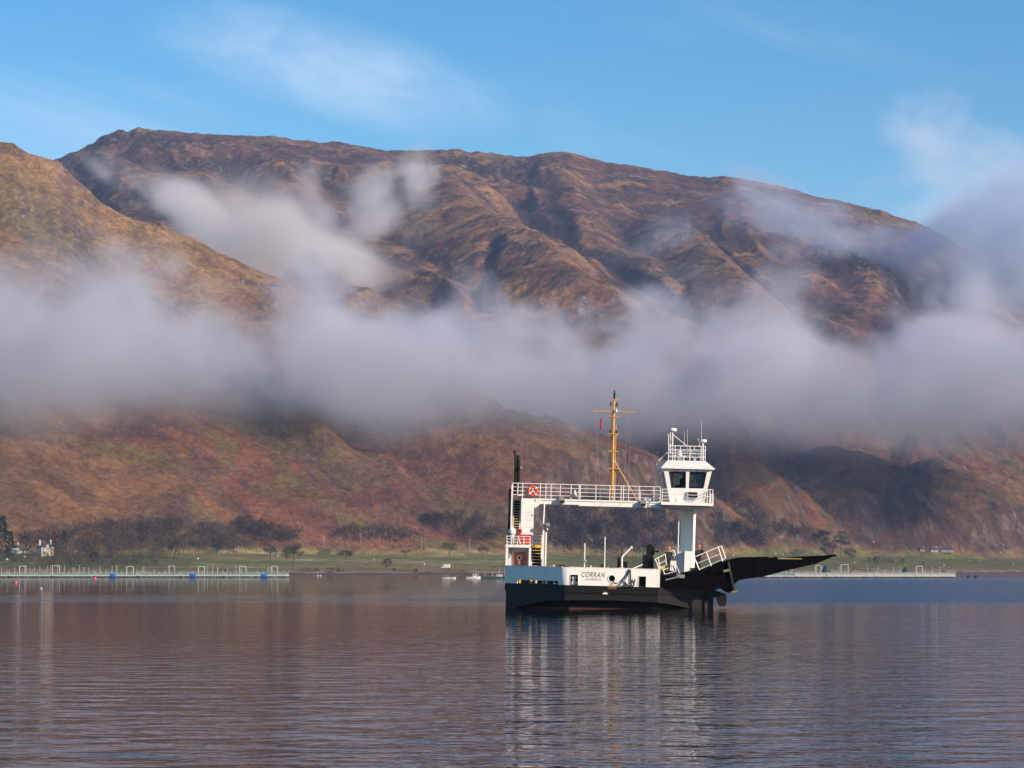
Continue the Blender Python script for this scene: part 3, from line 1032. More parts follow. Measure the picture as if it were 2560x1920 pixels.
# ship's name and port
def lettering(txt, u0, u1, v0, v1, shear, parent):
    cu = bpy.data.curves.new('lettering', 'FONT')
    cu.body = txt
    cu.shear = shear
    cu.extrude = 0.002
    cu.space_character = 1.12 if shear else 1.45
    cu.offset = 0.004 if shear else 0.002
    o = bpy.data.objects.new('lettering', cu)
    COL.objects.link(o)
    bpy.context.view_layer.update()
    me = bpy.data.meshes.new_from_object(o.evaluated_get(bpy.context.evaluated_depsgraph_get()))
    bpy.data.objects.remove(o)
    co = np.array([v.co[:] for v in me.vertices])
    mn, mx = co.min(0), co.max(0)
    a, b_ = L(u0, v1), L(u1, v0)
    for v in me.vertices:
        fx = (v.co.x - mn[0]) / (mx[0] - mn[0]); fy_ = (v.co.y - mn[1]) / (mx[1] - mn[1])
        v.co = (a.x + fx * (b_.x - a.x), -0.004 + (v.co.z), a.z + fy_ * ((b_.z - a.z) - (b_.x - a.x) * 0.0))
    me.materials.clear()
    me.materials.append(TEXTM)
    for pgn in me.polygons: pgn.material_index = 0
    o = bpy.data.objects.new('lettering', me)
    COL.objects.link(o)
    o.parent = parent
    return o
lettering('CORRAN', 1453.5, 1513, 1431.0, 1442.3, 0.30, sternw)['label'] = 'ship name CORRAN in slanted black capitals'
lettering('INVERNESS', 1463.5, 1502, 1446.0, 1451.4, 0.0, sternw)['label'] = 'port name INVERNESS in small black capitals'

# chute and small fittings on the stern
m = MB()
prof = [(1573, 1422), (1570, 1432), (1562, 1446), (1548, 1463), (1573, 1464)]
m.prism([(L(u, v).x, L(u, v).z) for u, v in prof], -0.10, -0.005)
part('chute', WHITE, m, sternw)
pb('rubbing_block', RUST, 1519, 1541, 1466.5, 1473, -0.06, -0.004, hull)
m = MB(); a = L(1529.5, 1455)
m.prism([(a.x, a.z + 0.02), (a.x - 0.20, a.z - 0.30), (a.x + 0.20, a.z - 0.30)], -0.03, -0.004)
part('fairlead_lip', TREAD, m, sternw)

# ---------------- left: deckhouse, stairs, tower
dk = 4.2
house = pb('deckhouse', WHITE, 1264, 1327, 1362, 1368.5, dk, dk + 5.0)
pb('house_post', WHITE, 1264, 1270, 1368.7, 1419, dk, dk + 0.25, house)
pb('house_post', WHITE, 1322, 1327, 1368.7, 1419, dk, dk + 0.25, house)
pb('house_wall', LGREY, 1271, 1321.5, 1368.7, 1419, dk + 0.9, dk + 1.0, house)
pb('house_side', WHITE, 1264.5, 1269, 1368.7, 1419, dk + 0.26, dk + 5.0, house)
pb('house_side', WHITE, 1322.5, 1326, 1368.7, 1419, dk + 0.26, dk + 5.0, house)
def rounded(u0, u1, v0, v1, r, dy):
    pts = []
    for cu_, cv_, a0 in ((u1 - r, v0 + r, 0), (u0 + r, v0 + r, 90), (u0, v1, None), (u1, v1, None)):
        if a0 is None:
            p_ = L(cu_, cv_, dy); pts.append((p_.x, p_.z)); continue
        for k in range(5):
            a = R(a0 + 22.5 * k)
            p_ = L(cu_ + r * math.cos(a), cv_ - r * math.sin(a), dy)
            pts.append((p_.x, p_.z))
    return pts
m = MB(); m.prism(rounded(1283, 1316, 1380, 1418, 6, dk + 0.8), dk + 0.80, dk + 0.897)
door = part('door', DOOR, m)
m = MB(); m.prism(rounded(1280.5, 1318.5, 1377.5, 1418.5, 7, dk + 0.86), dk + 0.86, dk + 0.898)
part('door_frame', LGREY, m, door)
p_ = L(1298.5, 1394, dk + 0.78)
part('porthole', WHITE, MB().torus(p_, M(5), M(1.3)), door)
part('porthole_glass', BLACK, MB().lathe(p_, [(0.001, 0.0), (M(4.4), 0.0), (M(4.4), 0.015), (0.001, 0.015)], 16, 'Y'), door)
part('door_handle', WHITE, pbox(MB(), 1296, 1301, 1401, 1411, dk + 0.74, dk + 0.795), door)
pb('fire_extinguisher_box', GREY, 1271.5, 1276, 1376, 1393, dk + 0.7, dk + 0.89, house)

def stair(u0, u1, v0, v1, n_, dy0, run, top_yellow, nm='stair'):
    """flight with open black risers and pale nosings"""
    back = MB()
    a, b_ = L(u0, v1, dy0), L(u1, v0, dy0)
    st = part(nm, BLACK, MB().hull8([(a.x, dy0 + 0.3, a.z), (b_.x, dy0 + 0.3, a.z), (a.x, dy0 + 0.36, a.z), (b_.x, dy0 + 0.36, a.z),
              (a.x, dy0 + run + 0.3, b_.z - 0.02), (b_.x, dy0 + run + 0.3, b_.z - 0.02), (a.x, dy0 + run + 0.36, b_.z - 0.02), (b_.x, dy0 + run + 0.36, b_.z - 0.02)]))
    for k in range(n_):
        f = k / n_
        z = a.z + (b_.z - a.z) * (k + 0.35) / n_
        y = dy0 + f * run
        part('tread', TREAD if not (top_yellow and k == n_ - 1) else YELLOW, MB().box(a.x + 0.02, b_.x - 0.02, y, y + 0.24, z, z + 0.05), st)
    for x in (a.x, b_.x):
        part('stringer', WHITE, MB().hull8([(x - 0.03, dy0 - 0.03, a.z), (x + 0.03, dy0 - 0.03, a.z), (x - 0.03, dy0 + 0.22, a.z), (x + 0.03, dy0 + 0.22, a.z),
             (x - 0.03, dy0 + run - 0.03, b_.z), (x + 0.03, dy0 + run - 0.03, b_.z), (x - 0.03, dy0 + run + 0.22, b_.z), (x + 0.03, dy0 + run + 0.22, b_.z)]), st)
    return st
st1 = stair(1282, 1301.5, 1247, 1326, 12, dk + 0.3, 1.6, False)
st2 = stair(1328, 1354.5, 1364, 1418, 7, dk + 0.2, 1.4, False, 'lower_stair')
pb('top_step', YELLOW, 1328, 1354.5, 1363, 1369.5, dk + 1.2, dk + 2.2, st2)
pb('stair_rail', WHITE, 1277.5, 1281, 1212, 1325, dk + 0.2, dk + 0.5, st1)
tower = pb('tower', WHITE, 1302.5, 1334, 1246, 1364, dk + 0.6, dk + 2.4)
m = MB(); m.prism([(L(u, v, dk + 0.7).x, L(u, v, dk + 0.7).z) for u, v in ((1334.2, 1274), (1352, 1259), (1352, 1248), (1334.2, 1246))], dk + 0.7, dk + 2.2)
part('haunch', WHITE, m, tower)
for v in (1280, 1300, 1318, 1336):
    pb('tower_seam', LGREY, 1303, 1333.5, v, v + 0.8, dk + 0.585, dk + 0.598, tower)
pb('hinge_plate', LGREY, 1330, 1334, 1285, 1291, dk + 0.56, dk + 0.597, tower)
funnel = pb('exhaust_trunk', BLACK, 1270, 1277, 1222, 1361, dk + 1.0, dk + 2.4)
m = MB()
for u in (1289, 1296):
    m.tube(L(u, 1222, dk + 1.6), L(u, 1138, dk + 1.6), M(3.3), n=12)
m.path([L(1289, 1140, dk + 1.6), L(1287.5, 1131, dk + 1.6), L(1284.5, 1126, dk + 1.6)], M(3.2), 12)
part('exhaust_pipe', BLACK, m, funnel)
part('pipe_casing', BLACK, pbox(MB(), 1285, 1300, 1150, 1236, dk + 1.8, dk + 2.3), funnel)
rod('signal_lamp_arm', LGREY, [L(1299, 1168, dk + 1.5), L(1305, 1168, dk + 1.4)], 0.03, funnel)
pb('signal_lamp', GREY, 1301, 1306, 1165, 1172, dk + 1.2, dk + 1.45, funnel)
dome = part('satellite_dome', WHITE, MB().ball(L(1281, 1329, dk + 0.5), M(10.6), M(10.6), 20, 12))
part('dome_stand', LGREY, MB().tube(L(1280, 1337, dk + 0.5), L(1279, 1361, dk + 0.5), M(6.5), M(5.5), 12), dome)
pb('winch', GREY, 1268, 1276, 1352, 1361, dk + 0.2, dk + 0.8, house)

def railing(path, h, bars, posts, nm='railing', mat=WHITE, r=0.021, parent=None, rp=0.027):
    """bars along a path, posts as sub-parts"""
    m = MB()
    up = Vector((0, 0, h))
    for k in range(bars):
        f = 1 - k / bars
        m.path([Vector(q) + up * f for q in path], r if k else r * 1.25)
    o = part(nm, mat, m, parent)
    for q in posts:
        q = Vector(q)
        part('post', mat, MB().tube(q, q + up, rp), o) if parent is None else part('post', mat, MB().tube(q, q + up, rp), parent)
    return o
hr = M(22, dk)
railing([L(1266, 1362, dk + 0.1), L(1325, 1363.5, dk + 0.1)], hr, 3, [L(u, 1362 + (u - 1266) * .026, dk + 0.1) for u in (1267, 1278, 1293, 1309, 1324.5)], 'house_railing')
railing([L(1334, 1363.6, dk + 0.8), L(1355, 1364, dk + 0.8)], M(25, dk), 3, [L(u, 1363.8, dk + 0.8) for u in (1334, 1340, 1354.5)], 'landing_railing')
rod('cross_brace', WHITE, [L(1294, 1340, dk + 0.05), L(1301, 1361, dk + 0.05)], 0.035, house)
panel = pb('ladder_panel', WHITE, 1355.5, 1360, 1326, 1419, dk, dk + 0.6)
pb('ladder_panel', WHITE, 1362.5, 1366.5, 1330, 1419, dk, dk + 0.3)
for v in range(1334, 1416, 9):
    pb('rung', LGREY, 1360.2, 1362.3, v, v + 2.0, dk + 0.05, dk + 0.2, panel)
pole = rod('pole', WHITE, [L(1357.5, 1326, dk + 0.2), L(1361, 1258, dk + 0.2)], M(2.0), None, 10)
flood = rod('floodlight', LGREY, [L(1361, 1312, dk + 0.1), L(1367, 1320, dk), L(1369, 1326, dk)], 0.05)
m = MB(); m.hull8([L(1363.5, 1313, dk - .2), L(1374, 1317, dk - .2), L(1363.5, 1313, dk + .2), L(1374, 1317, dk + .2), L(1363, 1307, dk - .2), L(1375.5, 1308, dk - .2), L(1363, 1307, dk + .2), L(1375.5, 1308, dk + .2)])
part('lamp_head', GREY, m, flood)
pb('lamp_lens', LENS, 1366, 1373, 1309.5, 1314, dk - 0.22, dk - 0.203, flood)
# red lockers, things that stand on the deckhouse
def thing_box(name, mat, u0, u1, v0, v1, dy0, dy1, label, cat):
    m = pbox(MB(), u0, u1, v0, v1, dy0, dy1)
    o = m.build(name, mat)
    o.matrix_world = ferry_mw
    tag(o, label, cat)
    return o
ferry_mw = Matrix.Translation((FX0, FY, 0)) @ Matrix.Rotation(ROLL, 4, 'Y')
lk = empty('locker', (0, 0, 0)); lk.matrix_world = ferry_mw
tag(lk, 'red locker with a lid behind the railing on the deckhouse roof', 'locker')
pbox(MB(), 1291, 1328, 1338.5, 1360, dk + 0.5, dk + 1.1 - 0.55).build('body', RED, lk)
pbox(MB(), 1290, 1329, 1336, 1338.4, dk + 0.46, dk + 0.59).build('lid', RED, lk)
hb = empty('hose_box', (0, 0, 0)); hb.matrix_world = ferry_mw
tag(hb, 'small red hose box at the foot of the upper stair', 'box')
pbox(MB(), 1297, 1304.5, 1322.5, 1334, dk + 0.2, dk + 0.29).build('body', RED, hb)
pbox(MB(), 1299, 1302, 1326, 1330, dk + 0.17, dk + 0.197).build('hose_reel', BLACK, hb)

# ---------------- gantry with its rails
g0, g1 = 4.9, 6.4
gan = MB()
def gbeam(u0, v0, u1, v1, top, bot, mb, y0=g0, y1=g1):
    a, b_ = L(u0, v0, g0), L(u1, v1, g0)
    mb.box(a.x, b_.x, y0, y1, a.z - M(bot, g0), a.z - M(top, g0))
gbeam(1334.5, 1247, 1447, 1250, 0, 12, gan, g0 + 0.06)
gantry = part('gantry', WHITE, gan)
m = MB(); gbeam(1447.2, 1250, 1653, 1256, 0, 14.5, m, g0 + 0.06); part('gantry_beam', WHITE, m, gantry)
m = MB(); gbeam(1334, 1246.8, 1653, 1256, -1.0, 3.0, m, g0 - 0.01, g0 + 0.055); part('toe_board', WHITE, m, gantry)
for u in (1400, 1500, 1550, 1600):
    pb('beam_seam', LGREY, u, u + 0.8, 1255 + (u - 1400) * .026, 1262 + (u - 1400) * .026, g0 + 0.045, g0 + 0.058, gantry)
gh = M(38, g0)
def gpt(u, dy=g0):
    return L(u, 1247 + (u - 1334) * 0.0265, dy)
railing([gpt(1280), gpt(1650)], gh, 4, [gpt(u) for u in (1281, 1306, 1364, 1377, 1427, 1447, 1489, 1524, 1536, 1552, 1558, 1571, 1597, 1634, 1650)], 'gantry_railing')
railing([gpt(1306, g1), gpt(1650, g1)], gh, 4, [gpt(u, g1) for u in (1306, 1350, 1400, 1450, 1500, 1552, 1600, 1650)], 'gantry_railing')
m = MB(); m.path([gpt(1294) + Vector((0, -.05, gh)), gpt(1293.5) + Vector((0, -.05, 0.22)), gpt(1306) + Vector((0, -.05, 0.2))], 0.03); part('stair_gate', WHITE, m)
for u, v in ((1405, 1250), (1608, 1258)):
    fl_ = pb('work_lamp', GREY, u - 7, u + 7, v - 5, v + 8, g0 - 0.35, g0 - 0.02)
    pb('lamp_bracket', GREY, u - 5, u + 5, v - 9, v - 5.2, g0 - 0.2, g0 - 0.05, fl_)
    pb('lamp_lens', BLACK, u - 5.5, u + 5.5, v + 1, v + 7, g0 - 0.365, g0 - 0.352, fl_)
bell = part('loudhailer', WHITE, MB().lathe(L(1437, 1236, g0 - 0.1), [(0.001, 0.30), (0.05, 0.28), (0.07, 0.12), (0.13, 0.0), (0.13, -0.08), (0.001, -0.08)], 12))
part('loudhailer_mouth', BLACK, MB().ball(L(1437, 1237, g0 - 0.23), 0.05), bell)
pb('life_raft', LGREY, 1611, 1628, 1243, 1253, g0 + 0.3, g0 + 0.9, gantry)
pb('sign_plate', LENS, 1322, 1340, 1247.5, 1254, g0 - 0.05, g0 - 0.015, gantry)
lb = empty('lifebuoy', (0, 0, 0)); lb.matrix_world = ferry_mw
tag(lb, 'orange red lifebuoy hung on the white gantry railing', 'lifebuoy')
bc = L(1332, 1227.5, g0 - 0.13)
MB().torus(bc, M(10.8), M(3.6), 36, 12).build('ring', LIFERED, lb)
for k in range(4):
    a = R(45 + 90 * k)
    m = MB(); q = bc + Vector((math.cos(a) * M(10.8), 0, math.sin(a) * M(10.8)))
    m.tube(q + Vector((-math.sin(a), 0, math.cos(a))) * 0.035, q - Vector((-math.sin(a), 0, math.cos(a))) * 0.035, M(3.9), n=12)
    m.build('reflective_band', WHITE, lb)
m = MB()
for a in (90, 215, 325):
    m.tube(bc, bc + Vector((math.cos(R(a)) * M(14), 0.0, math.sin(R(a)) * M(14))), 0.035)
m.build('bracket', WHITE, lb)

# ---------------- mast
mz = 5.6
mast = part('mast', BUFF, MB().tube(L(1530.5, 1252, mz), L(1535.2, 998, mz), M(3.4), M(2.8), 14))
part('mast_back_tube', BUFF, MB().tube(L(1527, 1252, mz + 0.25), L(1531.5, 1020, mz + 0.25), M(1.6), n=8), mast)
part('mast_back_tube', BUFF, MB().tube(L(1536, 1252, mz + 0.2), L(1540, 1060, mz + 0.2), M(1.2), n=8), mast)
for v in range(1030, 1250, 7):
    uu = 1530.5 + (1252 - v) * 0.0185
    rod('rung', RUST, [L(uu - 6.5, v, mz + 0.05), L(uu - 2, v, mz + 0.05)], 0.018, mast, 5)
for v, a_, b_ in ((999, 1522, 1550), (1041, 1524, 1549), (1084, 1520, 1548), (1128, 1520, 1547), (1171, 1518, 1547)):
    rod('crossarm', BUFF, [L(a_, v, mz - 0.1), L(b_, v + 0.7, mz - 0.1)], M(1.3), mast)
rod('crossarm', BUFF, [L(1524, 1014, mz), L(1546, 1014.6, mz)], M(1.5), mast)
rod('yard', BUFF, [L(1483, 1028.3, mz), L(1589, 1031, mz)], M(1.5), mast)
for u, v in ((1527, 1009), (1543, 1009.5), (1525.5, 1078), (1541, 1079)):
    part('navigation_lamp', BLACK, MB().tube(L(u, v + 4.5, mz - 0.1), L(u, v - 3.5, mz - 0.1), M(2.1), n=10), mast)
part('masthead_lamp', BLACK, MB().lathe(L(1535.6, 998, mz), [(M(2.3), 0), (M(2.3), M(8)), (M(3), M(10)), (M(2.6), M(16)), (M(1.6), M(19)), (M(2.0), M(23)), (0.001, M(23.5))], 12), mast)
rod('brace', BUFF, [L(1534, 1150, mz), L(1572, 1214, mz), L(1594, 1254, mz)], M(1.7), mast)
part('lamp_bracket', BUFF, MB().prism([(L(u, v, mz).x, L(u, v, mz).z) for u, v in ((1538, 1084), (1546, 1084), (1538, 1096))], mz - 0.1, mz + 0.1), mast)
part('radar_reflector', WHITE, MB().ball(L(1541, 1027, mz - 0.2), M(2.6), M(5)), mast)
for a_, b_ in (((1521, 1086), (1519, 1171)), ((1548, 1086), (1546, 1171)), ((1488, 1029), (1500, 1213)), ((1578, 1030), (1571, 1216)), ((1570, 1030), (1560, 1216))):
    rod('halyard', LGREY, [L(*a_, mz), L(*b_, mz)], 0.0035, mast, 4)
fl = MB()
fz = [(1502.5, 1044), (1500.2, 1052), (1501, 1060), (1499.5, 1068), (1502, 1076)]
fo = [(1504, 1044), (1505.5, 1050), (1504.6, 1058), (1504.8, 1066), (1503, 1076)]
vs = []
for (a_, b_) in zip(fz, fo):
    vs += [L(*a_, mz - 0.02), L((a_[0] + b_[0]) / 2, a_[1], mz - 0.10), L(*b_, mz)]
fs = []
for k in range(4):
    for j in range(2):
        fs.append((k * 3 + j, k * 3 + j + 1, k * 3 + j + 4, k * 3 + j + 3))
fl.add(vs, fs, True)
fo_ = fl.build('flag', FLAGRED); fo_.matrix_world = ferry_mw
sm_ = fo_.modifiers.new('thick', 'SOLIDIFY'); sm_.thickness = 0.01
tag(fo_, 'dark red flag hanging limp from the yard of the yellow mast', 'flag')

# ---------------- wheelhouse on its column
w0 = 5.0
plat = pb('wheelhouse_platform', WHITE, 1653, 1784, 1255.7, 1263.5, w0 - 0.9, w0 + 4.6)
m = MB()
tp = [L(1655, 1263.7, w0 - 0.8), L(1782, 1264.5, w0 - 0.8)]; bt = [L(1679, 1271, w0 - 0.5), L(1746, 1272, w0 - 0.5)]
m.hull8([(bt[0].x, w0 - .5, bt[0].z), (bt[1].x, w0 - .5, bt[0].z), (bt[0].x, w0 + 3.2, bt[0].z), (bt[1].x, w0 + 3.2, bt[0].z),
         (tp[0].x, w0 - .8, tp[0].z - .01), (tp[1].x, w0 - .8, tp[0].z - .01), (tp[0].x, w0 + 4.5, tp[0].z - .01), (tp[1].x, w0 + 4.5, tp[0].z - .01)])
part('platform_underside', WHITE, m, plat)
def bil(q, s, t_):
    a, b_, c_, d_ = q
    return a.lerp(b_, s).lerp(d_.lerp(c_, s), t_)
def cabwall(q, S_, T_, holes, th, mat, name, parent):
    """wall from four corners (bl, br, tr, tl); cells listed in holes stay open and get a pane"""
    a, b_, c_, d_ = q
    nrm = (b_ - a).cross(d_ - a).normalized() * -th
    m = MB()
    panes = []
    for i in range(len(S_) - 1):
        for j in range(len(T_) - 1):
            cs = [bil(q, S_[i + k], T_[j + l]) for l in (0, 1) for k in (0, 1)]
            if (i, j) in holes:
                panes.append([c + nrm * 0.45 for c in cs] + [c + nrm * 0.60 for c in cs]); continue
            o4 = cs; i4 = [c + nrm for c in cs]
            m.hull8([o4[0], o4[1], i4[0], i4[1], o4[2], o4[3], i4[2], i4[3]])
    o = part(name, mat, m, parent)
    for pn in panes:
        part('window_pane', GLASS, MB().hull8([pn[0], pn[1], pn[4], pn[5], pn[2], pn[3], pn[6], pn[7]]), o)
    return o
yb, yt, ybb, ybt = w0 + 0.35, w0 - 0.05, w0 + 3.1, w0 + 3.6
F = [L(1675, 1255.5, yb), L(1760, 1257.4, yb), L(1781, 1172.6, yt), L(1658.4, 1170, yt)]
Bk = [Vector((F[0].x, ybb, F[0].z)), Vector((F[1].x, ybb, F[1].z)), Vector((F[2].x, ybt, F[2].z)), Vector((F[3].x, ybt, F[3].z))]
SS = [0, .098, .463, .535, .902, 1]; TTt = [0, .42, .905, 1]
cab = cabwall(F, SS, TTt, [(1, 1), (3, 1)], 0.07, WHITE, 'wheelhouse_front', plat)
cabwall([Bk[1], Bk[0], Bk[3], Bk[2]], SS, TTt, [(1, 1), (3, 1)], 0.07, WHITE, 'wheelhouse_back', plat)
def shr(a, b_, k=0.072):
    d_ = (b_ - a).normalized() * k
    return a + d_, b_ - d_
la, lb_ = shr(Bk[0], F[0]); lc, ld = shr(F[3], Bk[3])
cabwall([la, lb_, lc, ld], [0, .12, .46, .54, .88, 1], TTt, [(1, 1), (3, 1)], 0.07, WHITE, 'wheelhouse_side', plat)
ra, rb = shr(F[1], Bk[1]); rc, rd = shr(Bk[2], F[2])
cabwall([ra, rb, rc, rd], [0, .12, .46, .54, .88, 1], TTt, [(1, 1), (3, 1)], 0.07, WHITE, 'wheelhouse_side', plat)
r1 = [L(1654, 1170.5, w0 - 0.3), L(1786.5, 1172, w0 - 0.3)]; r2 = [L(1669, 1150.5, w0 + 0.45), L(1764, 1152, w0 + 0.45)]
roof = part('wheelhouse_roof', WHITE, MB().hull8([(r1[0].x, w0 - .3, r1[0].z + .08), (r1[1].x, w0 - .3, r1[0].z + .08), (r1[0].x, w0 + 3.9, r1[0].z + .08), (r1[1].x, w0 + 3.9, r1[0].z + .08),
      (r2[0].x, w0 + .45, r2[0].z), (r2[1].x, w0 + .45, r2[0].z), (r2[0].x, w0 + 3.3, r2[0].z), (r2[1].x, w0 + 3.3, r2[0].z)]))
part('roof_edge', WHITE, MB().box(r1[0].x - .02, r1[1].x + .02, w0 - .32, w0 + 3.92, r1[0].z + 0.0, r1[0].z + .077), roof)
part('cab_ceiling', LGREY, MB().box(F[3].x + .15, F[2].x - .15, yt + .15, ybt - .15, r1[0].z - .07, r1[0].z - .02), roof)
# inside: console, chair, wheel
con = pb('console', GREY, 1686, 1756, 1216, 1254, w0 + 0.75, w0 + 1.5)
pb('console_screen', BLACK, 1690, 1703, 1212, 1219.5, w0 + 0.7, w0 + 0.78, con)
pb('console_screen', LGREY, 1744, 1754, 1203, 1218, w0 + 0.6, w0 + 0.78, con)
part('steering_wheel', BLACK, MB().torus(L(1747, 1206, w0 + 1.0), M(5), M(1.2), 18, 6), con)
pb('helm_chair', BLACK, 1699, 1713, 1196, 1250, w0 + 2.0, w0 + 2.2, con)
rod('cab_upright', WHITE, [L(1682, 1255, w0 + 2.6), L(1679, 1172, w0 + 2.8)], 0.09, con)
pb('inner_post', GREY, 1709, 1712, 1176, 1255, w0 + 2.9, w0 + 3.0, con)
# outside fittings on the front
vent = pb('vent_window', BLACK, 1721.5, 1743.5, 1230, 1245, yb - 0.20, yb - 0.10)
for v in (1229.2, 1236.8, 1244.0):
    pb('vent_bar', LGREY, 1720, 1745, v, v + 1.6, yb - 0.24, yb - 0.203, vent)
pb('vent_edge', LGREY, 1717.5, 1719.3, 1229, 1247, yb - 0.24, yb - 0.16, vent)
for u in (1692, 1740):
    pb('wiper_motor', RUST, u, u + 5, 1175, 1178, yt - 0.12, yt - 0.01, cab)
rod('cable', GREY, [L(1690, 1236, yb - .05), L(1690, 1250, yb - .02), L(1689, 1255, yb - .02)], 0.025, cab)
rod('cable', LGREY, [L(1678, 1235, yb - .1), L(1717, 1236, yb - .1)], 0.016, cab)
# rails of the platform
pr = w0 - 0.75
railing([L(1654, 1256, pr), L(1676, 1256.5, pr)], M(33, pr), 4, [L(1654.5, 1256, pr)], 'platform_railing')
railing([L(1762, 1258.5, pr), L(1781.5, 1259, pr)], M(35, pr), 2, [L(1768, 1258.6, pr), L(1774, 1258.8, pr), L(1781, 1259, pr)], 'platform_railing')
railing([L(1781, 1259, pr), L(1781, 1259, w0 + 4.2)], M(35, pr), 4, [L(1781, 1259, pr + q) for q in (1.2, 2.4, 3.6, 4.8)], 'platform_railing')
for v in range(1224, 1256, 5):
    part('rung', WHITE, MB().tube(L(1760.5, v, w0 + 0.2), L(1766, v, w0 + 0.2), 0.022, n=6), plat)
pb('wind_screen', WHITE, 1775, 1783.5, 1234, 1256, pr + 0.04, pr + 0.09, plat)
# roof rail, domes, aerials
rf = w0 + 0.6
zr = 1151
tr = railing([L(1670.5, zr, rf), L(1763, zr + 2, rf)], M(37, rf), 4, [L(u, zr + (u - 1670) * .022, rf) for u in (1671, 1687, 1724, 1752, 1762.5)], 'roof_railing')
railing([L(1670.5, zr, w0 + 3.0), L(1763, zr + 2, w0 + 3.0)], M(37, rf), 3, [L(u, zr + (u - 1670) * .022, w0 + 3.0) for u in (1671, 1700, 1735, 1762.5)], 'roof_railing')
railing([L(1670.8, zr, rf), L(1670.8, zr, w0 + 3.0)], M(37, rf), 4, [L(1670.8, zr, rf + 1.2)], 'roof_railing')
rad = part('radar_dome', WHITE, MB().lathe(L(1682, 1078.5, rf + 0.2), [(0.001, 0), (M(9.2), 0), (M(10), M(2)), (M(10), M(6.5)), (M(8.5), M(8)), (0.001, M(8.8))], 20))
m = MB(); m.tube(L(1681, 1151, rf + .2), L(1681.5, 1078, rf + .2), M(1.6)); m.tube(L(1681.5, 1086, rf + .2), L(1716, 1114, rf + .2), M(1.0)); m.tube(L(1680, 1089, rf + .2), L(1674, 1116, rf + 1.0), M(0.9)); m.tube(L(1671, 1151, rf + .3), L(1671, 1077, rf + .3), M(1.2)); m.tube(L(1676, 1151, rf + .9), L(1676, 1079, rf + .9), M(1.2)); m.tube(L(1670, 1079, rf + .3), L(1684, 1079.5, rf + .3), M(1.2))
part('radar_stand', WHITE, m, rad)
rad2 = part('radar_dome', WHITE, MB().lathe(L(1757.5, 1106, rf + 0.2), [(0.001, 0), (M(8.5), 0), (M(9.5), M(2)), (M(9.5), M(6.0)), (M(8), M(7.5)), (0.001, M(8))], 20))
m = MB(); m.tube(L(1757, 1152, rf + .2), L(1757.2, 1106, rf + .2), M(2.0)); m.tube(L(1748, 1116, rf + .2), L(1748, 1107, rf + .2), M(1.0)); m.tube(L(1748, 1107, rf + .2), L(1762, 1107.3, rf + .2), M(1.0)); m.tube(L(1744.5, 1097, rf + .2), L(1748.5, 1107, rf + .2), M(0.8))
part('radar_stand', WHITE, m, rad2)
for u, v0, v1, dyy in ((1711, 1080, 1151, 1.0), (1718.5, 1073, 1151, 0.5), (1753.5, 1052, 1107, 0.8)):
    part('whip_aerial', LGREY, MB().tube(L(u, v1, rf + dyy), L(u, v0, rf + dyy), M(0.9), M(0.45), 6))
part('search_radar_can', WHITE, MB().lathe(L(1699, 1150.5, rf + 0.5), [(M(5.5), 0), (M(7), M(3)), (M(7), M(19)), (M(5), M(25)), (0.001, M(27))], 16))
sl = part('searchlight', LGREY, MB().lathe(L(1738, 1137.5, rf + 0.3), [(0.001, 0.32), (M(6), 0.30), (M(9.5), 0.1), (M(9.8), -0.12), (M(8.8), -0.12), (M(8.2), 0.0), (0.001, 0.02)], 18, 'Y'))
part('lamp_lens', GREY, MB().lathe(L(1738, 1137.5, rf + 0.25), [(0.001, 0.0), (M(8.3), 0.0), (M(8.3), -0.02), (0.001, -0.03)], 18, 'Y'), sl)
m = MB(); m.tube(L(1738, 1151.5, rf + .4), L(1738, 1146, rf + .4), M(2)); m.path([L(1727, 1151, rf + .4), L(1727, 1127, rf + .4), L(1747, 1127.3, rf + .4), L(1749, 1151.5, rf + .4)], M(0.9))
part('lamp_yoke', LGREY, m, sl)
part('mushroom_vent', WHITE, MB().lathe(L(1709, 1151, rf + 0.2), [(M(2), 0), (M(2), M(7)), (M(4.5), M(8)), (M(4), M(11)), (0.001, M(12.5))], 12))
m = MB(); m.path([L(1668, 1131, w0 + 1.2), L(1642.5, 1156, w0 + 1.2), L(1640.5, 1165, w0 + 1.2), L(1640, 1257, w0 + 1.2)], M(1.5)); m.path([L(1665, 1152, w0 + 1.9), L(1647, 1166, w0 + 1.9), L(1645.5, 1172, w0 + 1.9), L(1645, 1257, w0 + 1.9)], M(1.5))
part('ladder_rail', WHITE, m)
# column
zc0, zc1 = ZD + 0.03, L(1720, 1270, w0 + 1.0).z
cx = [L(u, 1330, w0 + 1.4).x for u in (1703, 1733, 1739)]
m = MB(); m.slab([(cx[0], w0 + 2.2), (cx[1], w0 + 1.42), (cx[2], w0 + 1.62), (cx[2], w0 + 2.6), (cx[0] + 0.3, w0 + 2.9)], zc0, zc1)
colm = part('wheelhouse_column', WHITE, m)
part('service_pipe', WHITE, MB().tube(L(1697.5, 1272, w0 + 1.6), L(1694.5, 1385, w0 + 1.6), M(1.5)), colm)
for v in (1300, 1334, 1366):
    part('pipe_clip', LGREY, MB().tube(L(1696.6, v - 1.5, w0 + 1.6), L(1696.5, v + 1.5, w0 + 1.6), M(2.2)), colm)
pb('column_base', WHITE, 1711, 1732, 1378, 1440, w0 + 0.6, w0 + 1.4, colm)
pb('column_shroud', LGREY, 1692, 1710.5, 1379, 1442, w0 + 1.0, w0 + 1.9, colm)
dkl = pb('deck_locker', WHITE, 1672.5, 1690.5, 1402, 1445, w0 - 0.6, w0 + 0.4)
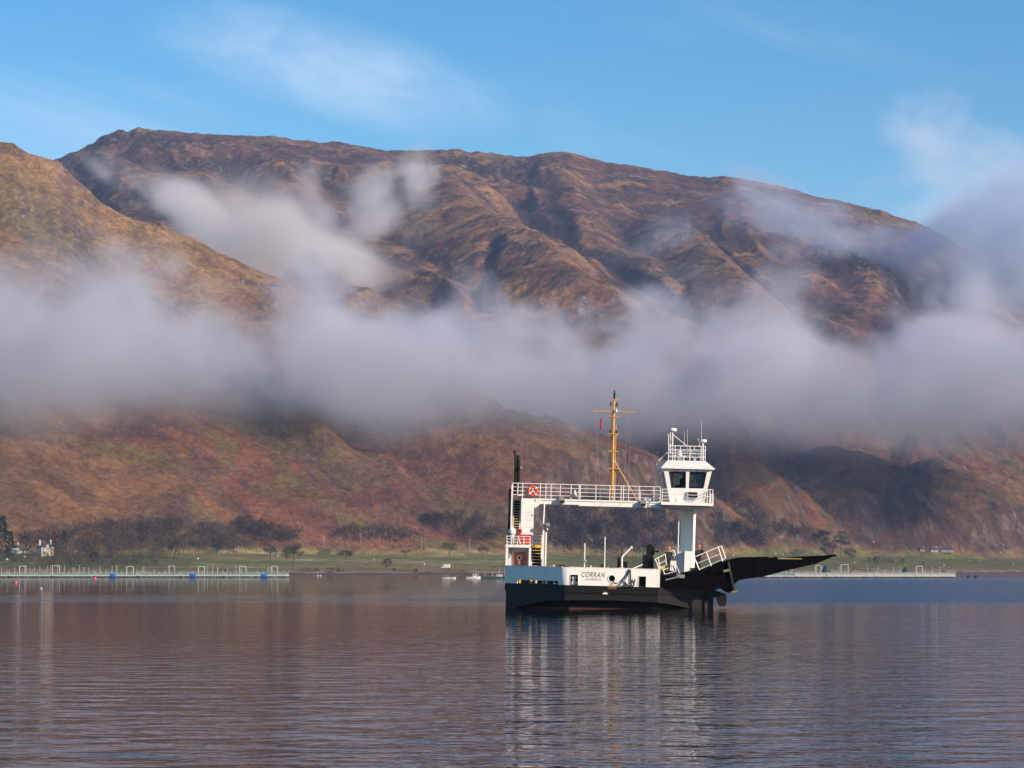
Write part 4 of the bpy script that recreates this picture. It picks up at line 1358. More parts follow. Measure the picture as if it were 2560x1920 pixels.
m = MB(); m.path([L(1678, 1436, w0 - .75), L(1680, 1412, w0 - .75), L(1690, 1412, w0 - .75), L(1700, 1436, w0 - .75)], M(1.1)); part('grab_rail', WHITE, m, dkl)

# ---------------- deck gear along the stern
pole1 = part('pole', WHITE, MB().tube(L(1460.5, 1424, 1.2), L(1462, 1358, 1.2), M(1.6), M(1.4)))
pole2 = part('pole', WHITE, MB().tube(L(1511, 1424, 1.4), L(1512.5, 1342, 1.4), M(1.6), M(1.4)))
pb('pole_light', LGREY, 1463, 1466, 1400, 1406, 1.1, 1.25, pole1)
dav = rod('davit', WHITE, [L(1554.5, 1428, 0.9), L(1554.5, 1394, 0.9), L(1558, 1389, 0.9), L(1577.5, 1369, 0.9)], M(2.4), None, 10)
part('davit_sheave', WHITE, MB().ball(L(1578, 1369, 0.9), M(3.6)), dav)
part('davit_foot', LGREY, pbox(MB(), 1548, 1562, 1419, 1424, 0.75, 1.1), dav)
rod('davit_cable', RUST, [L(1578.5, 1374, 0.9), L(1582, 1395, 0.9), L(1586, 1417, 0.6)], M(0.8), dav, 6)
cab2 = pb('winch_box', BLACK, 1544, 1553, 1393, 1424, 1.6, 2.2)
rod('winch_lever', BLACK, [L(1553, 1395, 1.7), L(1554.5, 1378, 1.7), L(1558, 1371, 1.7)], M(1.2), cab2)
pb('winch_motor', BLACK, 1558, 1568, 1404, 1424, 1.9, 2.5, cab2)
m = MB()
m.prism([(L(u, v, 2.0).x, L(u, v, 2.0).z) for u, v in ((1606, 1424), (1634, 1424), (1634, 1399), (1631, 1388), (1636, 1388), (1637, 1372), (1630, 1362), (1624, 1359), (1617, 1364), (1617, 1387), (1608.5, 1388))], 2.0, 2.9)
cw = part('cowl_vent', BLACK, m)
m = MB(); m.hull8([L(1635, 1381, 1.8), L(1646, 1381, 1.8), L(1635, 1381, 3.0), L(1646, 1381, 3.0), L(1636, 1377, 1.8), L(1649, 1376, 1.8), L(1636, 1377, 3.0), L(1649, 1376, 3.0)])
part('cowl_lip', BLACK, m, cw)
rod('boom', WHITE, [L(1581, 1422, 0.5), L(1606, 1411.5, 0.9)], M(1.2))
ylp = pb('boarding_step', YELLOW, 1648, 1663, 1417.5, 1423.5, 1.2, 2.0)
m = MB()
m.path([L(1637, 1398, 1.2), L(1665, 1385, 1.2)], M(1.4)); m.path([L(1643, 1411, 1.2), L(1664, 1402, 1.2)], M(1.1)); m.path([L(1645, 1420, 1.2), L(1665, 1414, 1.2)], M(1.1))
sr = part('slanted_railing', WHITE, m)
for a_, b_ in (((1638, 1398), (1648, 1424)), ((1645, 1395), (1650, 1420)), ((1663, 1386), (1666, 1412))):
    part('post', WHITE, MB().tube(L(*a_, 1.2), L(*b_, 1.2), M(1.3)), sr)
m = MB(); m.path([L(1676, 1378, 1.6), L(1684.5, 1376, 1.6), L(1688.5, 1388, 1.6), L(1682, 1391, 1.6), L(1678.5, 1380, 1.6)], M(1.4)); part('hatch_frame', WHITE, m)
m = MB(); m.path([L(1657, 1424, 0.9), L(1662, 1437, 0.9)], M(1.3)); m.path([L(1657, 1426, 0.9), L(1672, 1420, 0.9)], M(1.0)); m.path([L(1662, 1436, 0.9), L(1690, 1428, 0.9)], M(1.0)); part('inner_railing', WHITE, m)
for u, w_, h_ in ((1374, 4, 7), (1382, 5, 9), (1476, 3, 8), (1503, 4, 12), (1521, 9, 8)):
    pb('deck_fitting', WHITE if u < 1480 else BLACK if u == 1503 else GREY, u, u + w_, 1422 - h_, 1424, 2.0, 2.3)
hr2 = MB()
for k in range(5):
    hr2.torus(L(1395 + 3.5 * k, 1417, 2.3), 0.11, 0.035, 14, 6)
part('hose_coil', RUST, hr2)

# anchor and ropes
an = empty('anchor', (0, 0, 0)); an.matrix_world = ferry_mw
tag(an, 'dark anchor hanging on its chain against the white stern', 'anchor')
MB().path([L(1575, 1424, -0.12), L(1576, 1440, -0.14), L(1576, 1462, -0.14)], M(2.2)).build('shank', ROPE, an)
MB().path([L(1565, 1459, -0.16), L(1570, 1465, -0.16), L(1577, 1467, -0.16), L(1584, 1464, -0.16), L(1586, 1452, -0.16)], M(2.1)).build('arms', ROPE, an)
m = MB(); m.prism([(L(u, v).x, L(u, v).z) for u, v in ((1582.5, 1454), (1588.5, 1455), (1586.8, 1446))], -0.22, -0.10); m.prism([(L(u, v).x, L(u, v).z) for u, v in ((1562, 1460), (1567.5, 1463), (1563, 1453))], -0.22, -0.10)
m.build('fluke', ROPE, an)
def rope(pts, label, name='mooring_rope'):
    o = MB().path(pts, M(1.0), 6).build(name, ROPE)
    o.matrix_world = ferry_mw
    tag(o, label, 'rope')
def sag(a, b_, c_, n_=10, dy=-0.06):
    out = []
    for k in range(n_ + 1):
        f = k / n_
        out.append(L((1 - f) ** 2 * a[0] + 2 * f * (1 - f) * b_[0] + f * f * c_[0], (1 - f) ** 2 * a[1] + 2 * f * (1 - f) * b_[1] + f * f * c_[1], dy))
    return out
rope(sag((1534, 1453), (1545, 1472), (1574, 1424)), 'dark mooring rope looping from the round fairlead to the anchor', 'mooring_rope')
rope(sag((1545, 1463), (1568, 1452), (1572, 1426), dy=-0.12), 'short dark rope hanging beside the chute on the stern', 'mooring_rope')

# ---------------- loading ramp over the right quarter
rn, rfar = 0.25, 4.2
seg1 = [(1648, 1438), (1690, 1440), (1712, 1433), (1733, 1427), (1757, 1424), (1809, 1403), (1818, 1401), (1838, 1484), (1827, 1481), (1809, 1469), (1782, 1475), (1647, 1469)]
seg2 = [(1819, 1403), (1854, 1393), (1935, 1391), (1958, 1396.5), (2005, 1391), (2095, 1386.5), (2041, 1409), (1964, 1427), (1911, 1441), (1864, 1447.5), (1846, 1451), (1836, 1461), (1833, 1463)]
def rprism(poly, y0, y1, ref):
    return MB().prism([(L(u, v, ref).x, L(u, v, ref).z) for u, v in poly], y0, y1)
ramp = part('loading_ramp', RAMPBLACK, rprism(seg1, rn, rn + 0.12, rn))
part('girder', RAMPBLACK, rprism(seg1, rfar, rfar + 0.12, rn), ramp)
part('girder', RAMPBLACK, rprism(seg2, rn - 0.05, rn + 0.07, rn), ramp)
part('girder', RAMPBLACK, rprism(seg2, rfar - 0.05, rfar + 0.07, rn), ramp)
def sheet(name, mat, pts, off, th, y0, y1, ref=rn):
    """plating that follows a line across the full width of the ramp"""
    for (a, b_) in zip(pts[:-1], pts[1:]):
        A, B = L(*a, ref), L(*b_, ref)
        m = MB()
        m.hull8([(A.x, y0, A.z + off - th), (B.x, y0, B.z + off - th), (A.x, y1, A.z + off - th), (B.x, y1, B.z + off - th),
                 (A.x, y0, A.z + off), (B.x, y0, B.z + off), (A.x, y1, A.z + off), (B.x, y1, B.z + off)])
        part(name, mat, m, ramp)
sheet('ramp_plate', RAMPBLACK, [(1690, 1440), (1733, 1427), (1757, 1424), (1809, 1403), (1819, 1402)], -0.06, 0.05, rn + 0.125, rfar - 0.005)
sheet('ramp_plate', RAMPBLACK, [(1821, 1402), (1854, 1393), (1935, 1391)], -0.06, 0.05, rn + 0.075, rfar - 0.055)
sheet('ramp_flap', RAMPBLACK, [(1960, 1396.5), (2005, 1391), (2094, 1386.8)], -0.06, 0.05, rn + 0.075, rfar - 0.055)
sheet('ramp_underplate', RAMPBLACK, [(1838, 1462), (1846, 1452), (1864, 1448.5), (1911, 1442), (1964, 1428), (2041, 1410), (2090, 1389)], 0.12, 0.04, rn + 0.075, rfar - 0.055)
sheet('edge_strip', KHAKI, [(1856, 1392.2), (1934, 1390.2)], 0.035, 0.03, rn - 0.07, rn + 0.10)
sheet('edge_strip', KHAKI, [(2035, 1388.6), (2094, 1385.6)], 0.015, 0.02, rn - 0.07, rn + 0.10)
sheet('edge_strip', KHAKI, [(1920, 1395.5), (1935, 1392.5)], 0.045, 0.03, rn - 0.10, rn - 0.055)
sheet('edge_strip', TREAD, [(1944, 1396.6), (2004, 1397.2)], 0.02, 0.04, rn - 0.14, rn - 0.055)
m = MB()
for k in range(7):
    a, b_ = L(1652 + 23 * k, 1462, rn), L(1652 + 23 * k, 1445 - 4.2 * k, rn)
    part('stiffener', RAMPBLACK, MB().box(a.x, a.x + 0.06, rn - 0.03, rn - 0.003, a.z, b_.z), ramp)
for k in range(7):
    u = 1858 + 28 * k
    v1 = 1448 - 0.285 * (u - 1858); v0 = 1396
    if v1 - v0 > 12:
        a, b_ = L(u, v1 - 3, rn), L(u, v0 + 6, rn)
        part('stiffener', RAMPBLACK, MB().box(a.x, a.x + 0.06, rn - 0.08, rn - 0.053, a.z, b_.z), ramp)
m = MB(); m.tube(L(1819, 1405, rn - 0.10), L(1835.5, 1482, rn - 0.10), M(4.5), n=8); part('hinge_arm', BLACK, m, ramp)
for u, v in ((1816, 1427), (1836.5, 1480)):
    m = MB(); m.tube(L(u - 7.5, v + 1.6, rn - 0.35), L(u + 7.5, v - 1.6, rn - 0.35), M(3.8), n=10); part('bearing', KHAKI, m, ramp)
pb('deck_gear', BLACK, 1648, 1712, 1436, 1462, rn + 0.6, rn + 2.4)
pb('deck_gear', GREY, 1692, 1712, 1436, 1445, rn - 0.12, rn - 0.02)
rod('lifting_ram', GREY, [L(1664, 1450, rn - 0.15), L(1700, 1441, rn - 0.15)], M(2.0))
# ramp hand rail
rp_ = [((1735, 1393), (1749.5, 1428)), ((1766, 1381), (1778, 1415)), ((1795, 1368), (1806.5, 1404)), ((1803, 1364.5), (1814, 1396))]
m = MB(); m.path([L(1735, 1393, 0.7), L(1803, 1364.5, 0.7)], M(1.2)); m.path([L(1742, 1409, 0.7), L(1799, 1385, 0.7)], M(0.8)); m.path([L(1748, 1424, 0.7), L(1812, 1396, 0.7)], M(0.9)); m.path([L(1806, 1400, 0.7), L(1814, 1395, 0.7)], M(1.0))
rrl = part('ramp_railing', WHITE, m)
for a_, b_ in rp_:
    part('post', WHITE, MB().tube(L(*a_, 0.7), L(*b_, 0.7), M(1.7)), rrl)
# guard horn and thruster at the quarter
horn = rprism([(1762, 1474), (1782, 1473.5), (1816, 1485.5), (1816.5, 1507.6), (1813, 1515.7), (1799.5, 1515.7), (1791, 1494), (1762, 1491)], 3.0, 3.5, 3.0)
part('guard_horn', BLACK, horn)
part('thruster_pod', BLACK, MB().lathe(L(1761, 1512, 3.2), [(0.001, M(10)), (M(9), M(8)), (M(9), -M(8)), (M(7), -M(26)), (0.001, -M(27))], 16))

# ---------------- people
def person(name, joints, radii, bones, head, label, facing, cloth, hat, hatmat):
    o = empty(name, (0, 0, 0)); o.matrix_world = ferry_mw
    tag(o, label, 'person')
    me = bpy.data.meshes.new('body')
    me.from_pydata(joints, bones, [])
    b_ = bpy.data.objects.new('body', me)
    COL.objects.link(b_); b_.parent = o
    me.materials.append(cloth)
    sk_ = b_.modifiers.new('skin', 'SKIN'); sk_.use_smooth_shade = True
    for i, r_ in enumerate(radii):
        me.skin_vertices[0].data[i].radius = (r_, r_ * (0.72 if i in (0, 1, 2) else 1.0))
    me.skin_vertices[0].data[0].use_root = True
    ss_ = b_.modifiers.new('sub', 'SUBSURF'); ss_.levels = 2; ss_.render_levels = 2
    h = Vector(head)
    hm_ = MB().ball(h, 0.088, 0.118, 16, 12)
    hm_.tube(h + Vector((0, 0, -0.20)), h + Vector((0, 0, -0.06)), 0.052, n=10)
    f = Vector(facing).normalized()
    hm_.ball(h + f * 0.09 + Vector((0, 0, -0.005)), 0.016, 0.022, 8, 6)
    s_ = f.cross(Vector((0, 0, 1)))
    for q in (-1, 1):
        hm_.ball(h + s_ * 0.088 * q, 0.018, 0.032, 8, 6)
    hd = hm_.build('head', SKIN, o)
    for q in (-1, 1):
        MB().ball(h + f * 0.078 + s_ * 0.032 * q + Vector((0, 0, 0.02)), 0.012, 0.010, 8, 6).build('eye', BLACK, hd)
    MB().ball(h + f * 0.080 + Vector((0, 0, -0.055)), 0.022, 0.008, 8, 6).build('mouth', RUST, hd)
    MB().lathe(h + Vector((0, 0, 0.015)), [(0.098, -0.03), (0.104, 0.03), (0.094, 0.08), (0.06, 0.118), (0.001, 0.128)], 16).build('hat', hatmat, o)
    return o
def hand(o, wrist, direction):
    w_ = Vector(wrist); d_ = Vector(direction).normalized()
    s_ = d_.cross(Vector((0, 0, 1))).normalized()
    m = MB(); m.tube(w_, w_ + d_ * 0.09, 0.034, 0.040, 8)
    for k, ln in enumerate((0.065, 0.078, 0.072, 0.055)):
        b0 = w_ + d_ * 0.085 + s_ * (0.028 - 0.019 * k)
        b1 = b0 + d_ * ln * 0.55
        m.tube(b0, b1, 0.0095, n=6); m.tube(b1, b1 + (d_ * 0.4 + Vector((0, 0, -1))).normalized() * ln * 0.55, 0.0085, n=6)
    b0 = w_ + d_ * 0.03 + s_ * 0.034
    m.tube(b0, b0 + (d_ + s_ * 0.8).normalized() * 0.055, 0.011, n=6)
    m.build('hand', SKIN, o)
BON = [(0, 1), (1, 2), (2, 3), (3, 4), (4, 5), (2, 6), (6, 7), (7, 8), (0, 9), (9, 10), (10, 11), (11, 12), (0, 13), (13, 14), (14, 15), (15, 16)]
RAD = [0.155, 0.15, 0.165, 0.065, 0.055, 0.042, 0.065, 0.055, 0.042, 0.10, 0.068, 0.048, 0.05, 0.10, 0.068, 0.048, 0.05]
zdk = ZD + 0.95
pb('crew_step', BLACK, 1655, 1690, 1426.5, 1452, 1.0, 2.2)
pb('crew_step', BLACK, 1728, 1764, 1420, 1450, 1.9, 3.2)
def stand(u, dy, lean, arm_l, arm_r, zb=zdk):
    x = L(u, 1400, dy).x
    return [(x, dy, zb + 0.93), (x + lean[0] * .5, dy + lean[1] * .5, zb + 1.16), (x + lean[0], dy + lean[1], zb + 1.40),
            (x + lean[0] - .19, dy + lean[1], zb + 1.38), *arm_l(x, dy, zb), (x + lean[0] + .19, dy + lean[1], zb + 1.38), *arm_r(x, dy, zb),
            (x - .09, dy, zb + .84), (x - .10, dy - .01, zb + .46), (x - .10, dy + .02, zb + .08), (x - .10, dy - .10, zb + .04),
            (x + .09, dy, zb + .84), (x + .10, dy - .01, zb + .46), (x + .10, dy + .02, zb + .08), (x + .10, dy - .10, zb + .04)]
J = stand(1670, 1.3, (0.02, -0.03), lambda x, y, z: [(x - .26, y - .02, z + 1.12), (x - .22, y - .16, z + .92)], lambda x, y, z: [(x + .27, y - .08, z + 1.14), (x + .34, y - .28, z + 1.02)])
hx_ = J[2][0] + .02
p1_ = person('person', J, RAD, BON, (hx_, J[2][1] - .02, zdk + 1.62), 'crew member in black with an orange hat beside the white deck locker', (0.5, -0.85, 0), NAVY, True, ORANGE)
hand(p1_, J[8], (0.6, -0.8, -0.1)); hand(p1_, J[5], (0.2, -0.8, -0.4))
J2 = stand(1745, 2.4, (0.05, -0.12), lambda x, y, z: [(x - .20, y - .20, z + 1.12), (x - .05, y - .40, z + 1.06)], lambda x, y, z: [(x + .36, y - .22, z + 1.18), (x + .42, y - .48, z + 1.08)], zdk + 0.20)
p2_ = person('person', J2, [r_ * 1.3 for r_ in RAD], BON, (J2[2][0] - .02, J2[2][1] - .05, zdk + 0.20 + 1.63), 'crew member in black leaning on the white railing at the ramp', (0.4, -0.9, 0), NAVY, True, ORANGE)
hand(p2_, J2[8], (0.5, -0.8, -0.2)); hand(p2_, J2[5], (0.5, -0.8, -0.2))

# ------------------------------------------------------------------ trees
rng = random.Random(7)
def bark(name, col, col2, rough=1.0, sc=0.15):
    mt = bpy.data.materials.new(name)
    mt.use_nodes = True
    t = NT(mt.node_tree)
    b = t.n['Principled BSDF']
    b.inputs['Roughness'].default_value = rough
    b.inputs['Specular IOR Level'].default_value = 0.05
    geo = t.new('ShaderNodeNewGeometry')
    nz = t.noise(geo.outputs['Position'], sc, 4.0, 0.6)
    t.l.new(t.mix(t.step(nz, 0.35, 0.65), (*col, 1), (*col2, 1)), b.inputs['Base Color'])
    return mt
TRUNK = bark('bark', (0.050, 0.042, 0.038), (0.085, 0.072, 0.062))
BIRCH = bark('birch_bark', (0.20, 0.18, 0.16), (0.30, 0.27, 0.25))
TWIG = bark('bare_twigs', (0.046, 0.037, 0.034), (0.070, 0.057, 0.044))
TWIGP = bark('purple_twigs', (0.040, 0.029, 0.032), (0.055, 0.040, 0.038), sc=0.02)
TWIGD = bark('dark_twigs', (0.020, 0.018, 0.023), (0.036, 0.030, 0.030), sc=0.02)
TWIGO = bark('mossy_twigs', (0.080, 0.066, 0.038), (0.060, 0.055, 0.032), sc=0.02)
NEEDLE = bark('needles', (0.014, 0.026, 0.022), (0.024, 0.040, 0.028))
SCOTS = bark('pine_needles', (0.020, 0.042, 0.036), (0.034, 0.058, 0.042))
BUSH = bark('bush_leaves', (0.040, 0.048, 0.024), (0.075, 0.070, 0.034))

def sliver(mb, p, d, ln, wd):
    d = Vector(d).normalized()
    s = d.cross(Vector((rng.uniform(-1, 1), rng.uniform(-1, 1), rng.uniform(-1, 1)))).normalized() * wd
    e = p + d * ln
    mb.add([p - s, p + s, e + s * 0.5, e - s * 0.5], [(0, 1, 2, 3)])

def bare_tree(h, w, nlimb=9, ntw=420, lean=0.0, trunk_f=0.28):
    """trunk with limbs, and a crown of fine twigs (two meshes, base at the origin)"""
    tr, cr = MB(), MB()
    top = Vector((lean * h * 0.5, 0, h * 0.62))
    r0 = h * 0.022
    mid = Vector((lean * h * 0.18, 0, h * trunk_f))
    tr.tube((0, 0, -0.5), mid, r0, r0 * 0.75, 6)
    tr.tube(mid, top, r0 * 0.75, r0 * 0.3, 5)
    tips = []
    for k in range(nlimb):
        f = rng.uniform(0.0, 0.9)
        a = mid.lerp(top, f)
        an = k * 2.4 + rng.uniform(-.4, .4)
        out = Vector((math.cos(an), math.sin(an), 0)) * w * 0.5 * rng.uniform(0.45, 0.95) * (1 - 0.35 * f)
        e = a + out + Vector((0, 0, h * rng.uniform(0.12, 0.36)))
        e.z = min(e.z, h * 0.97)
        m_ = a.lerp(e, 0.5) + Vector((0, 0, h * 0.03))
        tr.tube(a, m_, r0 * 0.42, r0 * 0.26, 4); tr.tube(m_, e, r0 * 0.26, r0 * 0.10, 4)
        tips += [(m_, e)]
    c = Vector((lean * h * 0.35, 0, h * 0.64))
    for k in range(ntw):
        a, e = rng.choice(tips)
        p = a.lerp(e, rng.uniform(0.1, 1.0)) + Vector((rng.gauss(0, w * .075), rng.gauss(0, w * .075), rng.gauss(0, h * .05)))
        d = (p - c) / (w * 0.5) + Vector((rng.uniform(-.5, .5), rng.uniform(-.5, .5), rng.uniform(0, .7)))
        sliver(cr, p, d, h * rng.uniform(0.06, 0.13), h * 0.0085)
    return tr, cr

def conifer(h, w, n=520, narrow=False):
    tr, cr = MB(), MB()
    tr.tube((0, 0, -0.5), (0, 0, h * 0.95), h * 0.016, h * 0.003, 6)
    for k in range(n):
        f = rng.random() ** 0.85
        z = h * (0.06 + 0.92 * f)
        prof = (1 - f) ** 0.75 if not narrow else math.sin(math.pi * min(1, 0.10 + 0.9 * f)) ** 0.6
        r = w * 0.5 * prof * (0.75 + 0.25 * math.sin(f * 34)) * rng.uniform(0.35, 1.0)
        an = rng.uniform(0, 6.283)
        p = Vector((math.cos(an) * r, math.sin(an) * r, z))
        d = Vector((math.cos(an), math.sin(an), rng.uniform(-0.55, 0.15) if not narrow else rng.uniform(0.3, 1.2)))
        sliver(cr, p, d, h * rng.uniform(0.04, 0.075), h * 0.015)
    return tr, cr

def scots_pine(h, w):
    tr, cr = MB(), MB()
    tr.path([Vector((0, 0, -.5)), Vector((.02 * h, 0, .4 * h)), Vector((.0, 0, .9 * h))], h * 0.017, 6)
    for cx_, cz_, rx, rz in ((0.02, .90, .22, .09), (-.14, .74, .24, .08), (.18, .68, .22, .07), (.05, .56, .18, .05), (.24, .50, .16, .05), (-.24, .58, .14, .05)):
        tr.tube(Vector((0, 0, (cz_ - .12) * h)), Vector((cx_ * w * 1.6, 0, cz_ * h)), h * .009, h * .004, 5)
        for k in range(120):
            v = Vector((rng.gauss(0, 1), rng.gauss(0, 1), rng.gauss(0, 1))).normalized() * rng.random() ** .4
            p = Vector((cx_ * w * 1.6 + v.x * rx * w * 1.5, v.y * rx * w * 1.5, cz_ * h + v.z * rz * h))
            sliver(cr, p, Vector((v.x, v.y, .5 + v.z)), h * 0.05, h * 0.012)
    return tr, cr

def bush(h, w, n=240):
    tr, cr = MB(), MB()
    for k in range(4):
        an = k * 1.6
        tr.tube((0, 0, -.3), (math.cos(an) * w * .2, math.sin(an) * w * .2, h * .55), h * .03, h * .012, 4)
    for k in range(n):
        v = Vector((rng.gauss(0, 1), rng.gauss(0, 1), rng.gauss(0, 1))).normalized() * rng.random() ** .35
        p = Vector((v.x * w * .48, v.y * w * .48, h * .52 + v.z * h * .46))
        sliver(cr, p, Vector((v.x, v.y, v.z + .3)), h * .13, h * .035)
    return tr, cr

def tree(name, u, v, hpx, wpx, kind, tw, label, bk=None, cat='tree', group=None, dens=1.0, lean=0.0):
    g = on_ground(u, v)
    k = g.y / FPX
    h, w = hpx * k, wpx * k
    if kind == 'bare':
        a, b = bare_tree(h, w, 10, int(560 * dens), lean)
    elif kind == 'fir':
        a, b = conifer(h, w, int(600 * dens))
    elif kind == 'column':
        a, b = conifer(h, w, int(600 * dens), True)
    elif kind == 'scots':
        a, b = scots_pine(h, w)
    else:
        a, b = bush(h, w)
    o = empty(name, (g.x, g.y, g.z - 0.1), rng.uniform(-.6, .6))
    a.build('trunk', bk or TRUNK, o)
    b.build('crown', tw, o)
    tag(o, label, cat, group)
    return o

tree('conifer', 6, 1402, 116, 62, 'fir', NEEDLE, 'tall dark conifer cut by the left edge of the picture')
tree('conifer', 27, 1398, 72, 34, 'fir', NEEDLE, 'shorter dark conifer just right of the tallest conifer')
tree('conifer', 160, 1380, 52, 22, 'column', NEEDLE, 'narrow dark conifer standing right of the white house')
tree('holly', 236, 1406, 27, 26, 'bush', NEEDLE, 'round dark evergreen on the shore behind the left fish pens')
tree('bare_tree', 98, 1372, 34, 40, 'bare', TWIG, 'bare brown tree rising behind the chimneys of the white house')
tree('bare_tree', 428, 1391, 50, 34, 'bare', TWIG, 'bare tree with a pale leaning trunk at the edge of the wood', BIRCH, lean=0.55)
tree('bare_tree', 484, 1391, 50, 42, 'bare', TWIG, 'bare tree with a straight pale trunk above the green field', BIRCH)
tree('bare_tree', 541, 1393, 52, 44, 'bare', TWIG, 'tall bare tree above the left end of the green field', dens=1.2)
tree('bare_tree', 676, 1402, 50, 44, 'bare', TWIG, 'grey brown bare tree left of the big shore tree')
tree('bare_tree', 733, 1418, 66, 62, 'bare', TWIGO, 'big round bare tree at the end of the left fish pens', dens=1.5)
tree('bare_tree', 812, 1398, 34, 40, 'bare', TWIG, 'low bare tree between two trees on the green field')
tree('bare_tree', 866, 1406, 36, 66, 'bare', TWIGD, 'wide spreading dark bare tree on the green field', dens=1.5)
tree('bush', 967, 1418, 22, 29, 'bush', BUSH, 'round dark bush alone at the foot of the green field', cat='bush')
tree('bare_tree', 1016, 1394, 26, 34, 'bare', TWIGO, 'small bare tree on the upper edge of the green field')
tree('bare_tree', 1124, 1394, 42, 58, 'bare', TWIGO, 'broad pale brown bare tree above the white van', dens=1.4)
tree('bare_tree', 1206, 1395, 36, 34, 'bare', TWIGO, 'pale bare tree just left of the ferry')
tree('scots_pine', 2102, 1388, 60, 40, 'scots', SCOTS, 'dark green pine with layered crown above the ramp tip')
tree('dark_pine', 2068, 1388, 26, 40, 'bush', NEEDLE, 'dark low conifer clump left of the layered pine')
tree('dark_pine', 2126, 1390, 20, 28, 'bush', NEEDLE, 'small dark conifer clump right of the layered pine')
tree('bare_tree', 2056, 1372, 52, 50, 'bare', TWIGD, 'dark bare tree up the slope behind the layered pine', dens=1.5)
tree('bare_tree', 1842, 1352, 52, 30, 'bare', TWIGD, 'tall dark bare tree on the slope right of the wheelhouse column', dens=1.3)
tree('bare_tree', 1880, 1372, 58, 50, 'bare', TWIGD, 'broad dark bare tree on the slope above the ramp', dens=1.6)
for i, (u, v, h, w) in enumerate(((2130, 1396, 12, 18), (2174, 1402, 10, 10), (2191, 1407, 17, 18), (2209, 1404, 9, 14), (2227, 1407, 11, 18), (2256, 1409, 13, 12), (2307, 1412, 9, 10))):
    tree('hawthorn', u, v, h, w, 'bush', BUSH, ['low dark bush highest on the right hand field', 'first thin bush in the row on the right hand field', 'tallest round tree in the row on the right hand field', 'third low bush in the row on the right hand field',
         'wide low bush in the row on the right hand field', 'upright bush at the right of the row on the right hand field', 'smallest bush last in the row on the right hand field'][i], cat='bush', group='bushes on the right hand field')
tree('bush', 1990, 1389, 16, 32, 'bush', TWIGD, 'dark thicket on the field just above the ramp', cat='bush')
for i, (u, v, h, w) in enumerate(((765, 1430, 10, 34), (790, 1429, 9, 22), (826, 1430, 11, 24), (845, 1430, 10, 12), (857, 1430, 7, 10), (985, 1428, 9, 9), (1039, 1432, 11, 13), (1156, 1428, 6, 12), (1199, 1427, 5, 6))):
    tree('shore_bush', u, v, h, w, 'bush', TWIGD if i < 7 else BUSH, ['leftmost low dark bush on the shingle shore', 'second low dark bush on the shingle shore', 'third low dark bush on the shingle shore', 'fourth low dark bush on the shingle shore', 'fifth low dark bush on the shingle shore',
         'small bush below the round field bush', 'dark scrub bush between the round field bush and the white van', 'low bush just right of the white van', 'tiny bush on the shore nearest the ferry'][i], cat='bush', group='bushes along the shore')

# woods that read as one mass
def in_poly(u, v, poly):
    c = False
    n_ = len(poly)
    for i in range(n_):
        x0, y0 = poly[i]; x1, y1 = poly[(i + 1) % n_]
        if (y0 > v) != (y1 > v) and u < (x1 - x0) * (v - y0) / (y1 - y0) + x0:
            c = not c
    return c

def wood(name, poly, count, hpx, mat, label, pale=0.0):
    m, tk = MB(), MB()
    us = [p[0] for p in poly]; vs_ = [p[1] for p in poly]
    done = tries = 0
    while done < count and tries < count * 30:
        tries += 1
        u, v = rng.uniform(min(us), max(us)), rng.uniform(min(vs_), max(vs_))
        if not in_poly(u, v, poly):
            continue
        g = on_ground(u, v)
        k = g.y / FPX
        h = rng.uniform(*hpx) * k
        w_ = h * rng.uniform(0.55, 0.85)
        done += 1
        tk.tube(g + Vector((0, 0, -.4)), g + Vector((rng.uniform(-.1, .1) * h, 0, h * .72)), h * .016, h * .005, 4, cap=False)
        for q in range(64):
            vv = Vector((rng.gauss(0, 1), rng.gauss(0, 1), rng.gauss(0, 1))).normalized() * rng.random() ** .45
            p = g + Vector((vv.x * w_ * .5, vv.y * w_ * .5, h * .58 + vv.z * h * .40))
            sliver(m, p, Vector((vv.x, vv.y, vv.z * .6 + .6)), h * rng.uniform(.09, .17), h * .017)
    o = m.build(name, mat)
    tag(o, label, 'wood', kind='stuff')
    c = tk.build('trunks', TRUNK if not pale else BIRCH, o)
    c['kind'] = 'stuff'
    return o
wood('woodland', [(60, 1352), (180, 1340), (250, 1325), (330, 1318), (470, 1322), (600, 1330), (700, 1340), (760, 1352), (720, 1372), (640, 1385), (560, 1388), (450, 1392), (380, 1404), (270, 1404), (190, 1398), (60, 1395)], 340, (24, 44), TWIG, 'bare brown wood along the shore right of the white house')
wood('shore_wood', [(30, 1398), (120, 1392), (200, 1396), (300, 1402), (440, 1400), (400, 1416), (300, 1424), (150, 1426), (30, 1420)], 200, (14, 26), TWIG, 'low brown thicket between the white house and the left fish pens')
wood('dark_copse', [(585, 1320), (620, 1312), (660, 1322), (700, 1335), (690, 1350), (600, 1348)], 40, (22, 34), TWIGD, 'dark copse in the hollow above the left green field')
wood('hillside_wood', [(1050, 1306), (1110, 1292), (1180, 1300), (1262, 1330), (1262, 1362), (1180, 1362), (1090, 1340)], 90, (22, 36), TWIGD, 'dark wood on the slope left of the ferry stair')
wood('birch_wood', [(830, 1330), (930, 1330), (1060, 1345), (1062, 1360), (930, 1362), (835, 1360)], 60, (18, 30), TWIGP, 'thin birches along the hill foot above the green field', 1.0)
wood('ferry_side_wood', [(1380, 1290), (1460, 1275), (1560, 1278), (1640, 1290), (1720, 1330), (1730, 1380), (1640, 1400), (1480, 1396), (1380, 1380)], 190, (30, 52), TWIGD, 'dark wood filling the hillside behind the car deck')
